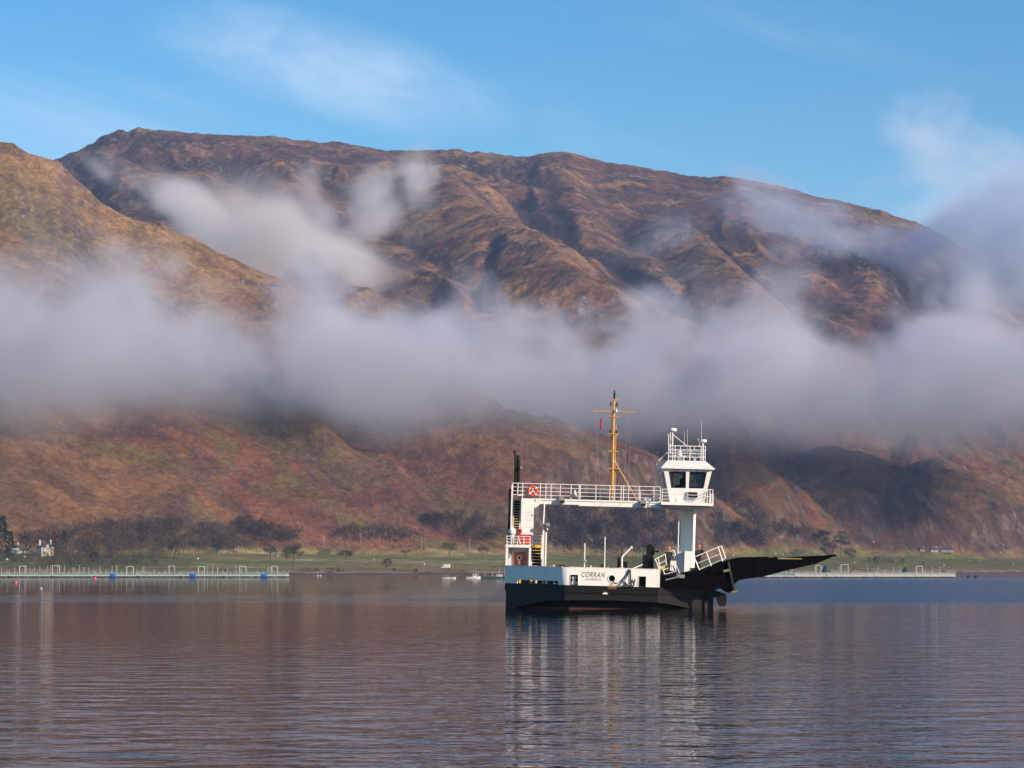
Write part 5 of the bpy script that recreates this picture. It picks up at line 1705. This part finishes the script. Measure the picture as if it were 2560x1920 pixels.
wood('gully_wood', [(1640, 1110), (1700, 1090), (1740, 1130), (1800, 1210), (1880, 1262), (1960, 1320), (2060, 1360), (2040, 1376), (1940, 1340), (1850, 1292), (1760, 1240), (1690, 1190)], 150, (22, 40), TWIGD, 'dark trees down the gully right of the wheelhouse')
wood('upper_wood', [(1690, 1090), (1760, 1080), (1830, 1110), (1830, 1150), (1770, 1180), (1720, 1150)], 45, (20, 32), TWIGP, 'dark scrub high on the slope right of the wheelhouse')
wood('ravine_wood', [(2230, 1130), (2285, 1110), (2320, 1190), (2330, 1260), (2290, 1330), (2240, 1345), (2200, 1300), (2215, 1210)], 120, (22, 38), TWIGD, 'dark wood in the ravine on the right hillside')
wood('scrub_wood', [(2080, 1190), (2150, 1180), (2200, 1220), (2195, 1255), (2120, 1240)], 40, (18, 30), TWIGP, 'dark scrub on the red slope left of the ravine')
wood('lower_wood', [(1780, 1300), (1900, 1330), (1950, 1372), (1900, 1386), (1800, 1380), (1770, 1340)], 60, (24, 42), TWIGD, 'dark trees at the slope foot behind the ramp railing')

# ------------------------------------------------------------------ houses
HARL = paint('harled_wall', (0.50, 0.46, 0.39), 0.9, wear=0.2, scale=0.4)
HWHITE = paint('limewash', (0.70, 0.70, 0.68), 0.9, wear=0.2, scale=0.4)
SLATE = paint('slate', (0.035, 0.045, 0.060), 0.7, wear=0.4, scale=0.6)
PANE = paint('dark_pane', (0.02, 0.022, 0.028), 0.1, wear=0.1)
STONE = paint('stone', (0.22, 0.20, 0.18), 0.9, wear=0.4, scale=0.5)

DIMW = paint('weathered_limewash', (0.36, 0.36, 0.35), 0.9, wear=0.3, scale=0.4)
def gable_roof(mb, x0, x1, y0, y1, z, h, over=0.35):
    """ridge along x"""
    ym = (y0 + y1) / 2
    mb.add([(x0 - over, y0 - over, z - .1), (x1 + over, y0 - over, z - .1), (x1 + over, ym, z + h), (x0 - over, ym, z + h), (x0 - over, y1 + over, z - .1), (x1 + over, y1 + over, z - .1)],
           [(0, 1, 2, 3), (3, 2, 5, 4), (0, 3, 4), (1, 5, 2), (0, 4, 5, 1)])

def house(u, v, wd, dp, hw, hr, rz, label, windows, name='house', wallm=None, dormer=False, hip=True):
    g = on_ground(u, v)
    o = empty(name, (g.x, g.y, g.z - .1), rz)
    tag(o, label, 'house')
    x0, x1, y0, y1 = -wd / 2, wd / 2, -dp / 2, dp / 2
    m = MB().box(x0, x1, y0, y1, -1.0, hw)
    if not hip:
        m.add([(x0, y0, hw), (x0, y1, hw), (x0, 0, hw + hr * .96)], [(0, 1, 2)]); m.add([(x1, y0, hw), (x1, y1, hw), (x1, 0, hw + hr * .96)], [(0, 1, 2)])
    wl = m.build('wall', wallm or HARL, o)
    r = MB()
    if hip:
        q = dp * 0.38
        r.add([(x0 - .4, y0 - .4, hw), (x1 + .4, y0 - .4, hw), (x1 + .4, y1 + .4, hw), (x0 - .4, y1 + .4, hw), (x0 + q, 0, hw + hr), (x1 - q, 0, hw + hr)], [(0, 1, 5, 4), (1, 2, 5), (2, 3, 4, 5), (3, 0, 4), (0, 3, 2, 1)])
    else:
        gable_roof(r, x0, x1, y0, y1, hw, hr)
    rf_ = r.build('roof', SLATE, o)
    for cx_ in ((x0 + .7, x1 - .7) if wd > 7 else (x1 - .6,)):
        c_ = MB().box(cx_ - .55, cx_ + .55, -.45, .45, hw + hr * .3, hw + hr + 1.3)
        for q in (-.3, .3):
            c_.tube((cx_ + q, 0, hw + hr + 1.3), (cx_ + q, 0, hw + hr + 1.75), .16, n=8)
        c_.build('chimney', wallm or HARL, rf_)
    for (wx, wz, ww, wh) in windows:
        f = MB().box(wx - ww / 2, wx + ww / 2, y0 - .06, y0 - .003, wz, wz + wh).build('window', HWHITE, o)
        MB().box(wx - ww / 2 + .12, wx + ww / 2 - .12, y0 - .075, y0 - .063, wz + .12, wz + wh - .12).build('pane', PANE, f)
    MB().box(-.55, .55, y0 - .07, y0 - .003, 0, 2.1).build('door', SLATE, o)
    if dormer:
        d_ = MB().box(-1.0, 1.0, y0 - .25, y0 + 1.5, hw - .3, hw + 1.3)
        d_.add([(-1.0, y0 - .25, hw + 1.3), (1.0, y0 - .25, hw + 1.3), (0, y0 - .25, hw + 2.2)], [(0, 1, 2)])
        d_.build('dormer', wallm or HARL, o)
    return o
house(113, 1389, 9.4, 7.6, 5.6, 3.4, R(38), 'white two storey house with dark slate roof and chimneys among trees', [(-3.1, .8, 1.1, 1.5), (3.1, .8, 1.1, 1.5), (-3.1, 3.4, 1.1, 1.5), (3.1, 3.4, 1.1, 1.5), (0, 3.4, 1.0, 1.4)], dormer=True)
house(38, 1384, 5.0, 4.5, 4.2, 2.0, R(20), 'narrow white cottage beside the left edge conifers', [(-1.2, 1, .8, 1.1), (1.2, 1, .8, 1.1)], 'cottage', DIMW, hip=False)
house(58, 1383, 7.5, 4.5, 1.9, 1.7, R(10), 'low white outbuilding between the conifers and the white house', [(-2.2, .8, .8, .8), (2.2, .8, .8, .8)], 'outbuilding', DIMW, hip=False)
house(2304, 1378, 4.6, 4, 1.7, 1.5, R(15), 'left grey farm cottage at the foot of the right hillside', [(-1.3, .6, .7, .8), (1.3, .6, .7, .8)], 'farm_cottage', STONE, hip=False)
house(2334, 1379, 6.5, 4.5, 1.8, 1.7, R(8), 'white farm cottage in the middle at the foot of the right hillside', [(-1.9, .7, .7, .8), (1.9, .7, .7, .8)], 'farm_cottage', DIMW, hip=False)
house(2366, 1380, 13, 8, 2.0, 1.8, R(6), 'long grey farm shed right of the white farm cottage', [(-5, 1.0, 1.2, 1.0), (5, 1.0, 1.2, 1.0)], 'farm_shed', STONE, hip=False)

# poles
def upole(u, v, hpx, label):
    g = on_ground(u, v)
    h = hpx * g.y / FPX
    o = empty('utility_pole', (g.x, g.y, g.z))
    MB().tube((0, 0, -.5), (0, 0, h), .15, .11, 8).build('pole', paint_pole, o)
    MB().box(-.9, .9, -.06, .06, h - .8, h - .65).build('crossbar', paint_pole, o)
    tag(o, label, 'pole', 'utility poles along the hill foot')
paint_pole = paint('weathered_pole', (0.42, 0.36, 0.32), 0.9, wear=0.2)
for i, (u, v, h) in enumerate(((810, 1366, 24), (902, 1360, 26), (1054, 1374, 30), (1174, 1376, 28))):
    upole(u, v, h, ['pale pole leftmost of the four along the hill foot', 'pale pole second from the left along the hill foot', 'tall pale pole third along the hill foot', 'pale pole along the hill foot nearest the ferry'][i])

# white van on the shore road
g = on_ground(1115, 1423)
van = empty('van', (g.x, g.y, g.z + .05), R(-12))
tag(van, 'white box van parked on the shore by the green field', 'van')
bx_ = MB().box(-1.3, 2.3, -1.0, 1.0, .75, 3.0)
bx_.build('cargo_box', HWHITE, van)
cb = MB().prism([(-2.7, .5), (-1.35, .5), (-1.35, 2.3), (-2.0, 2.3), (-2.6, 1.5), (-2.75, 1.3)], -.95, .95).build('cab', HWHITE, van)
MB().prism([(-2.45, 1.5), (-1.6, 1.5), (-1.6, 2.1), (-1.98, 2.1)], -.975, -.955).build('cab_window', PANE, cb)
for x in (-2.0, 1.5):
    for y in (-.9, .9):
        MB().lathe((x, y, .42), [(.001, -.13), (.42, -.13), (.42, .13), (.001, .13)], 14, 'Y').build('wheel', PANE, van)
MB().box(-2.6, 2.2, -.8, .8, .45, .74).build('chassis', PANE, van)

# sheep, a pixel or so each
WOOL = paint('wool', (0.72, 0.69, 0.62), 1.0, wear=0.1)
sh = MB()
sh.lathe((0, 0, .75), [(.001, -.62), (.30, -.5), (.42, -.1), (.42, .25), (.28, .55), (.001, .62)], 10, 'X')
sh.lathe((.80, 0, .95), [(.001, -.22), (.15, -.1), (.13, .12), (.001, .2)], 8, 'X')
for x in (-.35, .35):
    for y in (-.18, .18):
        sh.tube((x, y, 0), (x, y, .55), .07, n=5)
shm = sh.mesh('sheep'); shm.materials.append(WOOL)
for (u, v) in ((935, 1401), (1061, 1413), (2136, 1407), (2360, 1415), (2424, 1402), (2449, 1405), (2533, 1411), (2250, 1401), (1834, 1391), (1939, 1386), (1957, 1388), (2184, 1357), (495, 1399), (182, 1401), (62, 1394), (18, 1401), (695, 1391), (2501, 1384)):
    g = on_ground(u, v)
    o = bpy.data.objects.new('sheep', shm); COL.objects.link(o)
    o.location = g; o.rotation_euler = (0, 0, rng.uniform(0, 6.28)); o.scale = (1.0, 1.0, 1.0)
    tag(o, 'tiny white sheep grazing on the far fields', 'sheep', 'sheep on the far fields')

# ------------------------------------------------------------------ fish farm
PONT = paint('walkway_steel', (0.52, 0.51, 0.46), 0.7, wear=0.3, scale=0.6)
TEAL = paint('teal_net', (0.20, 0.34, 0.31), 0.8, wear=0.3, scale=0.5)
WPOST = paint('pale_post', (0.46, 0.49, 0.48), 0.6, wear=0.2)
FLOAT = paint('black_float', (0.012, 0.012, 0.016), 0.7, wear=0.2)
BLUE = paint('blue_plastic', (0.02, 0.12, 0.42), 0.4, wear=0.2)
TARP = paint('green_tarp', (0.018, 0.055, 0.060), 0.8, wear=0.3)
PINK = paint('pink_float', (0.75, 0.10, 0.12), 0.5, wear=0.1)
ORD = ['first', 'second', 'third', 'fourth', 'fifth', 'sixth', 'seventh', 'eighth']
def pen(u0, u1, Y, depth, left, label, group, arch, netm):
    x0, x1 = (u0 - 1280) / FPX * Y, (u1 - 1280) / FPX * Y
    o = empty('fish_pen', ((x0 + x1) / 2, Y, 0))
    tag(o, label, 'fish pen', group)
    W = (x1 - x0) / 2
    wd = 1.2
    m = MB()
    for y in (0, depth - wd):
        m.box(-W, W, y, y + wd, .42, .72)
    for x in (-W, W - wd):
        m.box(x, x + wd, wd, depth - wd, .42, .72)
    m.build('walkway', PONT, o)
    nf = max(3, int(2 * W / 3.4))
    for k in range(nf):
        x = -W + (k + .5) * 2 * W / nf
        wv = rng.uniform(.55, .95)
        for y in (0, depth - wd):
            MB().box(x - wv, x + wv, y + .03, y + wd - .03, -.35, .415).build('float', FLOAT, o)
    npst = max(3, int(2 * W / (1.7 if left else 2.4)))
    for y in (.15, depth - .3):
        for k in range(npst + 1):
            x = -W + .1 + k * (2 * W - .2) / npst
            hh = rng.choice((1.1, 1.3, 1.3, 1.6, 1.9, 2.7, 3.3)) if left else rng.choice((1.2, 1.2, 1.4, 2.9))
            MB().tube((x, y, .72), (x + rng.uniform(-.06, .06), y, .72 + hh), .065, n=5).build('stanchion', WPOST, o)
        r_ = MB()
        r_.tube((-W, y, 1.75), (W, y, 1.75), .06, n=5); r_.tube((-W, y, 1.25), (W, y, 1.25), .05, n=5)
        r_.build('handrail', WPOST if not left else TEAL, o)
    for ax, aw, ah in arch:
        m = MB(); X = -W + ax * 2 * W
        m.path([Vector((X, .5, .72)), Vector((X, .5, ah)), Vector((X + aw, .5, ah)), Vector((X + aw, .5, ah * .35 if rng.random() < .4 else .72))], .14, 6)
        m.build('net_frame', WPOST, o)
    n_ = MB()
    for y in (.5, depth - .6):
        n_.add([(-W, y, .73), (W, y, .73), (W, y + .02, 1.45), (-W, y + .02, 1.45)], [(0, 1, 2, 3)])
    nn2 = n_.build('net', netm, o)
    sd = nn2.modifiers.new('thick', 'SOLIDIFY'); sd.thickness = .02
    return o
YP = 800.0
edges = [-120, 20, 128, 236, 344, 452, 560, 716]
archs = [[(.5, 2.2, 4.0)], [(.25, 2.1, 3.7)], [(.0, 2.4, 3.9)], [(.75, 2.2, 3.6)], [(.72, 2.0, 3.8)], [(.40, 2.0, 3.6)], [(.24, 2.1, 3.7), (.76, 2.1, 3.7)]]
for i in range(7):
    pen(edges[i] + 2, edges[i + 1] - 2, YP, 13.0, True, f'teal and white fish pen, {ORD[i]} from the left in the left hand row', 'fish pens in the left hand row', archs[i], TEAL)
edges = [1896, 1990, 2090, 2190, 2290, 2390]
archs = [[], [(.5, 1.6, 3.9)], [(.12, 2.2, 4.1)], [], [(-.0, 1.9, 3.6)]]
YR = 745.0
for i in range(5):
    pen(edges[i] + 1, edges[i + 1] - 1, YR, 13.0, False, f'pale steel fish pen, {ORD[i]} from the ramp in the right hand row', 'fish pens in the right hand row', archs[i], TEAL if i < 1 else WPOST)
def buoy(u, Y, r, mat, label, name='buoy', cat='buoy'):
    o = empty(name, ((u - 1280) / FPX * Y, Y, 0)); tag(o, label, cat)
    MB().ball((0, 0, r * .45), r, r, 16, 10).build('float', mat, o)
    MB().torus((0, 0, r * 1.5), r * .22, r * .07, 12, 6).build('eye', FLOAT, o)
def vY(v):
    return EYE * FPX / (v - HOR)
buoy(40, vY(1458), .32, PINK, 'pink mooring buoy floating in front of the left fish pens')
buoy(237, vY(1447.5), .42, PINK, 'pink mooring buoy close against the left fish pens')
buoy(103, vY(1472), .15, WPOST, 'tiny white buoy nearest of the three on the left')
buoy(2421, vY(1445), .5, FLOAT, 'dark buoy nearer the end of the right fish pens')
buoy(2440, vY(1445), .55, FLOAT, 'dark buoy farthest right past the fish pens')
def barrel(u, label):
    Y = YP - 2.0
    o = empty('barrel', ((u - 1280) / FPX * Y, Y, 0)); tag(o, label, 'barrel', 'blue barrels along the left fish pens')
    MB().lathe((0, 0, .55), [(.001, -1.0), (.62, -1.0), (.70, -.9), (.70, .9), (.62, 1.0), (.001, 1.0)], 16, 'X').build('drum', BLUE, o)
    for x in (-.5, .5):
        MB().lathe((x, 0, .55), [(.69, -.06), (.75, -.03), (.75, .03), (.69, .06)], 16, 'X').build('hoop', BLUE, o)
barrel(282, 'leftmost blue barrel floating against the left fish pens')
barrel(482, 'middle blue barrel floating against the left fish pens')
barrel(660, 'rightmost blue barrel floating against the left fish pens')
def tarp(u, wpx, hpx, label):
    Y = YR + 2.5
    k = Y / FPX
    w_, h_ = wpx * k / 2, hpx * k
    o = empty('net_heap', ((u - 1280) * k, Y, .72)); tag(o, label, 'net heap', 'green net heaps on the right fish pens')
    m = MB(); m.lathe((0, 0, 0), [(w_, 0), (w_ * .8, h_ * .35), (w_ * .42, h_ * .72), (w_ * .12, h_), (.001, h_ * 1.02)], 12)
    m.build('sheet', TARP, o)
    MB().tube((0, 0, h_), (0, 0, h_ + .5), .05).build('peg', WPOST, o)
tarp(2065, 34, 26, 'pointed dark green net heap on the right hand pens nearer the ramp')
tarp(2264, 28, 22, 'pointed dark green net heap toward the right end of the pens')
o = empty('feed_crane', ((2128 - 1280) / FPX * YR, YR + 1.5, .72)); tag(o, 'small dark crane arm tilted up on the right hand pens', 'crane')
MB().path([Vector((0, 0, 0)), Vector((0, 0, .9))], .12).build('base', FLOAT, o)
MB().path([Vector((0, 0, .9)), Vector((1.2, 0, 2.6))], .14).build('arm', FLOAT, o)
# work boats
def boat(u, Y, ln, bm_, hm_, label, cabin, mat, name='boat'):
    o = empty(name, ((u - 1280) / FPX * Y, Y, 0), R(rng.uniform(-8, 8))); tag(o, label, 'boat')
    st = [(-.5, .75), (-.2, 1.0), (.15, .95), (.38, .6), (.5, .05)]
    vs, fs = [], []
    for fx, fw in st:
        zt = hm_ * (1 + .35 * max(0, fx))
        vs += [(fx * ln, -fw * bm_ / 2, zt), (fx * ln, -fw * bm_ * .36, -.25), (fx * ln, fw * bm_ * .36, -.25), (fx * ln, fw * bm_ / 2, zt)]
    for k in range(4):
        for j in range(3):
            fs.append((k * 4 + j, k * 4 + j + 1, k * 4 + j + 5, k * 4 + j + 4))
    fs += [(0, 1, 2, 3)]
    h_ = MB().add(vs, fs)
    hu = h_.build('hull', mat, o)
    sd = hu.modifiers.new('thick', 'SOLIDIFY'); sd.thickness = .06
    MB().box(-ln * .3, -ln * .22, -bm_ * .4, bm_ * .4, hm_ * .55, hm_ * .65).build('thwart', PONT, o)
    if cabin:
        c_ = MB().box(-ln * .05, ln * .22, -bm_ * .32, bm_ * .32, hm_ * .5, hm_ + .9).build('cabin', HWHITE, o)
        MB().box(-ln * .02, ln * .19, -bm_ * .33 - .01, -bm_ * .322, hm_ + .4, hm_ + .75).build('cabin_window', PANE, c_)
    return o
boat(1116, vY(1447), 2.2, 1.0, .4, 'small pale rowing boat moored left of the pair', False, WPOST, 'rowing_boat')
boat(1131, vY(1447), 2.0, 1.0, .45, 'small pale rowing boat moored right of the pair', False, WPOST, 'rowing_boat')
boat(1184, vY(1446.5), 4.0, 1.6, .5, 'white work boat with cabin moored left of the ferry', True, HWHITE, 'work_boat')
Yb = vY(1446)
o = empty('barge', ((1226 - 1280) / FPX * Yb, Yb, 0)); tag(o, 'dark flat barge with pale posts moored just left of the ferry', 'barge')
MB().slab([(-4.2, -1.5), (4.2, -1.5), (4.2, 1.5), (-4.2, 1.5)], -.3, .55, [(-4.6, -1.6), (4.6, -1.6), (4.6, 1.6), (-4.6, 1.6)]).build('hull', TARP, o)
for x in (-3.6, -1.6, .6, 2.6, 4.2):
    MB().tube((x, -1.3, .55), (x, -1.3, 1.9 + .9 * (x > 2)), .05).build('post', WPOST, o)
MB().box(1.8, 3.6, -1.0, 1.0, .553, 1.2).build('hatch', WPOST, o)
o = empty('float_pair', ((798 - 1280) / FPX * 900, 900, 0)); tag(o, 'pair of small white floats right of the left fish pens', 'floats')
for x in (-.55, .45):
    MB().lathe((x, 0, .28), [(.001, -.32), (.28, -.32), (.33, 0), (.28, .32), (.001, .32)], 12, 'X').build('float', WPOST, o)
MB().tube((-.55, 0, .05), (.45, 0, .05), .04).build('rope', ROPE, o)

# ------------------------------------------------------------------ mist and haze
def mist_material(name, step_rate, colour=(0.86, 0.88, 1.0), g=0.0):
    mt = bpy.data.materials.new(name)
    mt.use_nodes = True
    t = NT(mt.node_tree)
    t.n.remove(t.n['Principled BSDF'])
    pv = t.new('ShaderNodeVolumePrincipled')
    pv.inputs['Color'].default_value = (*colour, 1)
    pv.inputs['Anisotropy'].default_value = g
    pv.inputs['Density'].default_value = 1.0
    pv.inputs['Density Attribute'].default_value = 'density'
    t.l.new(pv.outputs[0], t.n['Material Output'].inputs['Volume'])
    mt.cycles.volume_step_rate = step_rate
    return mt

MIST = mist_material('mist', 3.0, (0.82, 0.855, 1.0))
MISTB = mist_material('mist_shade_tint', 3.0, (0.62, 0.74, 1.0))  # bluer copy for the shoulder, its shade put into the colour
MISTW = mist_material('mist_sun_tint', 3.0, (0.96, 0.94, 0.98))  # whiter copy for the plume, sunlight put into the colour

def air_box(name, x0, x1, y0, y1, z0, z1, build, density, voxel, label, cat, mat=None):
    mat = mat or MIST
    """a closed box of air whose droplet density is worked out voxel by voxel"""
    ng = bpy.data.node_groups.new(name, 'GeometryNodeTree')
    ng.interface.new_socket('Geometry', in_out='INPUT', socket_type='NodeSocketGeometry')
    ng.interface.new_socket('Geometry', in_out='OUTPUT', socket_type='NodeSocketGeometry')
    t = NT(ng)
    out = t.new('NodeGroupOutput')
    pos = t.new('GeometryNodeInputPosition').outputs[0]
    f = t.m('MULTIPLY', build(t, pos), density)
    vc = t.new('GeometryNodeVolumeCube')
    t.l.new(f, vc.inputs['Density'])
    vc.inputs['Background'].default_value = 0.0
    vc.inputs['Min'].default_value = (x0, y0, z0)
    vc.inputs['Max'].default_value = (x1, y1, z1)
    vc.inputs['Resolution X'].default_value = int((x1 - x0) / voxel)
    vc.inputs['Resolution Y'].default_value = int((y1 - y0) / voxel)
    vc.inputs['Resolution Z'].default_value = int((z1 - z0) / voxel)
    sm = t.new('GeometryNodeSetMaterial')
    sm.inputs['Material'].default_value = mat
    t.l.new(vc.outputs[0], sm.inputs[0])
    t.l.new(sm.outputs[0], out.inputs[0])
    o = MB().box(x0, x1, y0, y1, z0, z1).build(name, mat)
    tag(o, label, cat, kind='stuff')
    md = o.modifiers.new('droplets', 'NODES')
    md.node_group = ng
    return o

def zed(v, Y):
    return EYE + (HOR - v) / FPX * Y

# the long bank that lies along the foot of the crags; heights along its length
BX0, BX1, BZ0, BZ1 = -560.0, 700.0, 40.0, 470.0
def bank_y(u):
    return float(np.interp(u, [-250, 300, 700, 1100, 1500, 2560, 2800], [1800, 1830, 1960, 2090, 2150, 2230, 2230]))
TOP = [(-250, 640), (0, 690), (110, 720), (190, 690), (290, 640), (340, 700), (420, 740), (520, 800), (600, 850), (680, 860), (730, 760), (790, 660), (850, 700), (900, 740), (1000, 760), (1090, 745),
       (1150, 800), (1250, 838), (1400, 855), (1540, 845), (1640, 825), (1760, 825), (1870, 795), (1960, 778), (2040, 815), (2130, 850), (2200, 850), (2290, 800), (2400, 755), (2480, 780), (2560, 840), (2800, 840)]
BOT = [(-250, 1030), (0, 1035), (200, 1020), (400, 1005), (600, 1000), (800, 1010), (1000, 1035), (1150, 1050), (1300, 1050), (1500, 1065), (1640, 1072), (1760, 1068), (1900, 1056), (2100, 1056), (2300, 1066), (2450, 1080), (2560, 1068), (2800, 1070)]

def bank(t, pos):
    x, y, z = t.sep(pos)
    s = t.m('DIVIDE', t.m('SUBTRACT', x, BX0), BX1 - BX0)
    def cv(P):
        pts = []
        for u, v in P:
            BY = bank_y(u)
            X = (u - 1280) / FPX * BY
            pts.append(((X - BX0) / (BX1 - BX0), (zed(v, BY) - BZ0) / (BZ1 - BZ0)))
        pts = [q for q in pts if 0 <= q[0] <= 1]
        return t.m('ADD', t.m('MULTIPLY', t.curve(s, pts), BZ1 - BZ0), BZ0)
    zt, zb = cv(TOP), cv(BOT)
    n = t.noise(pos, 0.0105, 7.0, 0.60, 0.6)
    n2 = t.noise(pos, 0.0030, 3.0, 0.5, 0.0)
    n3 = t.noise(pos, 0.030, 3.0, 0.6, 0.8)
    up = t.m('MULTIPLY', t.m('ADD', t.m('SUBTRACT', n, 0.5), t.m('MULTIPLY', t.m('SUBTRACT', n3, 0.5), 0.34)), 320.0)
    dt = t.m('ADD', t.m('SUBTRACT', zt, z), up)
    db = t.m('ADD', t.m('SUBTRACT', z, zb), t.m('MULTIPLY', up, 0.30))
    a = t.m('MULTIPLY', t.step(dt, -10.0, 46.0), t.step(db, -30.0, 60.0))
    lump = t.step(n2, 0.32, 0.68, 0.50, 1.0)
    cy_ = t.m('ADD', t.m('MULTIPLY', t.curve(s, [(((u - 1280) / FPX * bank_y(u) - BX0) / (BX1 - BX0), (bank_y(u) - 1700) / 600) for u in (-250, 0, 300, 500, 700, 900, 1100, 1300, 1500, 2000, 2560, 2800) if 0 <= ((u - 1280) / FPX * bank_y(u) - BX0) / (BX1 - BX0) <= 1]), 600.0), 1700.0)
    yr = t.m('SUBTRACT', y, cy_)
    fr = t.m('MULTIPLY', t.step(yr, -190.0, -60.0), t.step(yr, 130.0, 260.0, 1.0, 0.0))
    ends = t.m('MULTIPLY', t.step(s, 0.0, 0.06), t.step(s, 0.94, 1.0, 1.0, 0.0))
    return t.m('MULTIPLY', t.m('MULTIPLY', a, lump), t.m('MULTIPLY', fr, ends))

air_box('mist_bank', BX0, BX1, 1605.0, 2490.0, BZ0, BZ1, bank, 0.022, 6.0,
        'long bank of low mist lying across the middle of the hillside', 'mist')

# the plume that drifts up the glen behind the left hill
def plume(t, pos):
    x, y, z = t.sep(pos)
    n = t.noise(pos, 0.0085, 7.0, 0.62, 0.7)
    acc = None
    for u, v, ru, rv, ang in ((700, 625, 200, 120, -.45), (560, 580, 200, 62, -.5), (400, 500, 190, 42, -.5), (860, 710, 200, 100, -.3), (800, 530, 80, 50, .9),
                              (930, 520, 130, 40, .55), (1050, 455, 80, 34, .5), (300, 470, 90, 30, -.6), (640, 700, 220, 70, -.4)):
        Y = 3050.0
        k = Y / FPX
        q = blob(t, x, z, (u - 1280) * k, zed(v, Y), ru * k, rv * k, ang)
        if v < 560:
            q = t.m('SUBTRACT', q, 0.42 if u > 600 else 0.75)
        acc = q if acc is None else t.m('MAXIMUM', acc, q)
    f = t.m('ADD', t.m('MULTIPLY', acc, 0.75), t.m('MULTIPLY', t.m('SUBTRACT', n, 0.5), 3.4))
    f = t.step(f, 0.0, 1.1)
    ends = t.m('MULTIPLY', t.step(y, 2760.0, 2900.0), t.step(y, 3150.0, 3300.0, 1.0, 0.0))
    return t.m('MULTIPLY', f, ends)

k = 3050.0 / FPX
air_box('mist_plume', (60 - 1280) * k, (1300 - 1280) * k, 2755.0, 3310.0, zed(860, 3050), zed(360, 3050), plume, 0.020, 7.0,
        'sunlit plume of mist rising up the glen behind the left hill', 'mist', MISTW)

# thin cloud clinging to the right shoulder and the ridge
def shoulder(t, pos):
    x, y, z = t.sep(pos)
    n = t.noise(pos, 0.0080, 7.0, 0.62, 0.7)
    acc = None
    for u, v, ru, rv, ang in ((2490, 680, 250, 115, .1), (2340, 600, 170, 60, .3), (2120, 640, 220, 45, .1), (2540, 560, 150, 130, 0), (1640, 640, 120, 75, .6), (2000, 560, 200, 40, -.1), (1900, 500, 160, 32, -.4), (1580, 690, 90, 60, .2)):
        Y = 3650.0
        k = Y / FPX
        q = blob(t, x, z, (u - 1280) * k, zed(v, Y), ru * k, rv * k, ang)
        if v < 580 and u < 2100 or u < 1700:
            q = t.m('SUBTRACT', q, 0.35)
        acc = q if acc is None else t.m('MAXIMUM', acc, q)
    f = t.m('ADD', t.m('MULTIPLY', acc, 0.75), t.m('MULTIPLY', t.m('SUBTRACT', n, 0.5), 4.6))
    f = t.step(f, 0.0, 1.2)
    ends = t.m('MULTIPLY', t.step(y, 3360.0, 3500.0), t.step(y, 3740.0, 3880.0, 1.0, 0.0))
    return t.m('MULTIPLY', f, ends)

k = 3650.0 / FPX
air_box('mist_shoulder', (1380 - 1280) * k, (2900 - 1280) * k, 3355.0, 3890.0, zed(860, 3650), zed(400, 3650), shoulder, 0.012, 8.0,
        'thin grey cloud clinging to the right shoulder of the hills', 'mist', MISTB)

# the air itself
hz = bpy.data.materials.new('haze')
hz.use_nodes = True
t = NT(hz.node_tree)
t.n.remove(t.n['Principled BSDF'])
pv = t.new('ShaderNodeVolumePrincipled')
pv.inputs['Color'].default_value = (0.46, 0.62, 1.0, 1)
pv.inputs['Density'].default_value = 0.00005
pv.inputs['Density Attribute'].default_value = ''
t.l.new(pv.outputs[0], t.n['Material Output'].inputs['Volume'])
o = MB().box(-4200, 4200, -700, 6200, float(ZZ.min()) - 3.0, float(ZZ.max()) + 40).build('haze', hz)
tag(o, 'thin blue haze in the air over the loch', 'haze', kind='stuff')
o.display_type = 'WIRE'
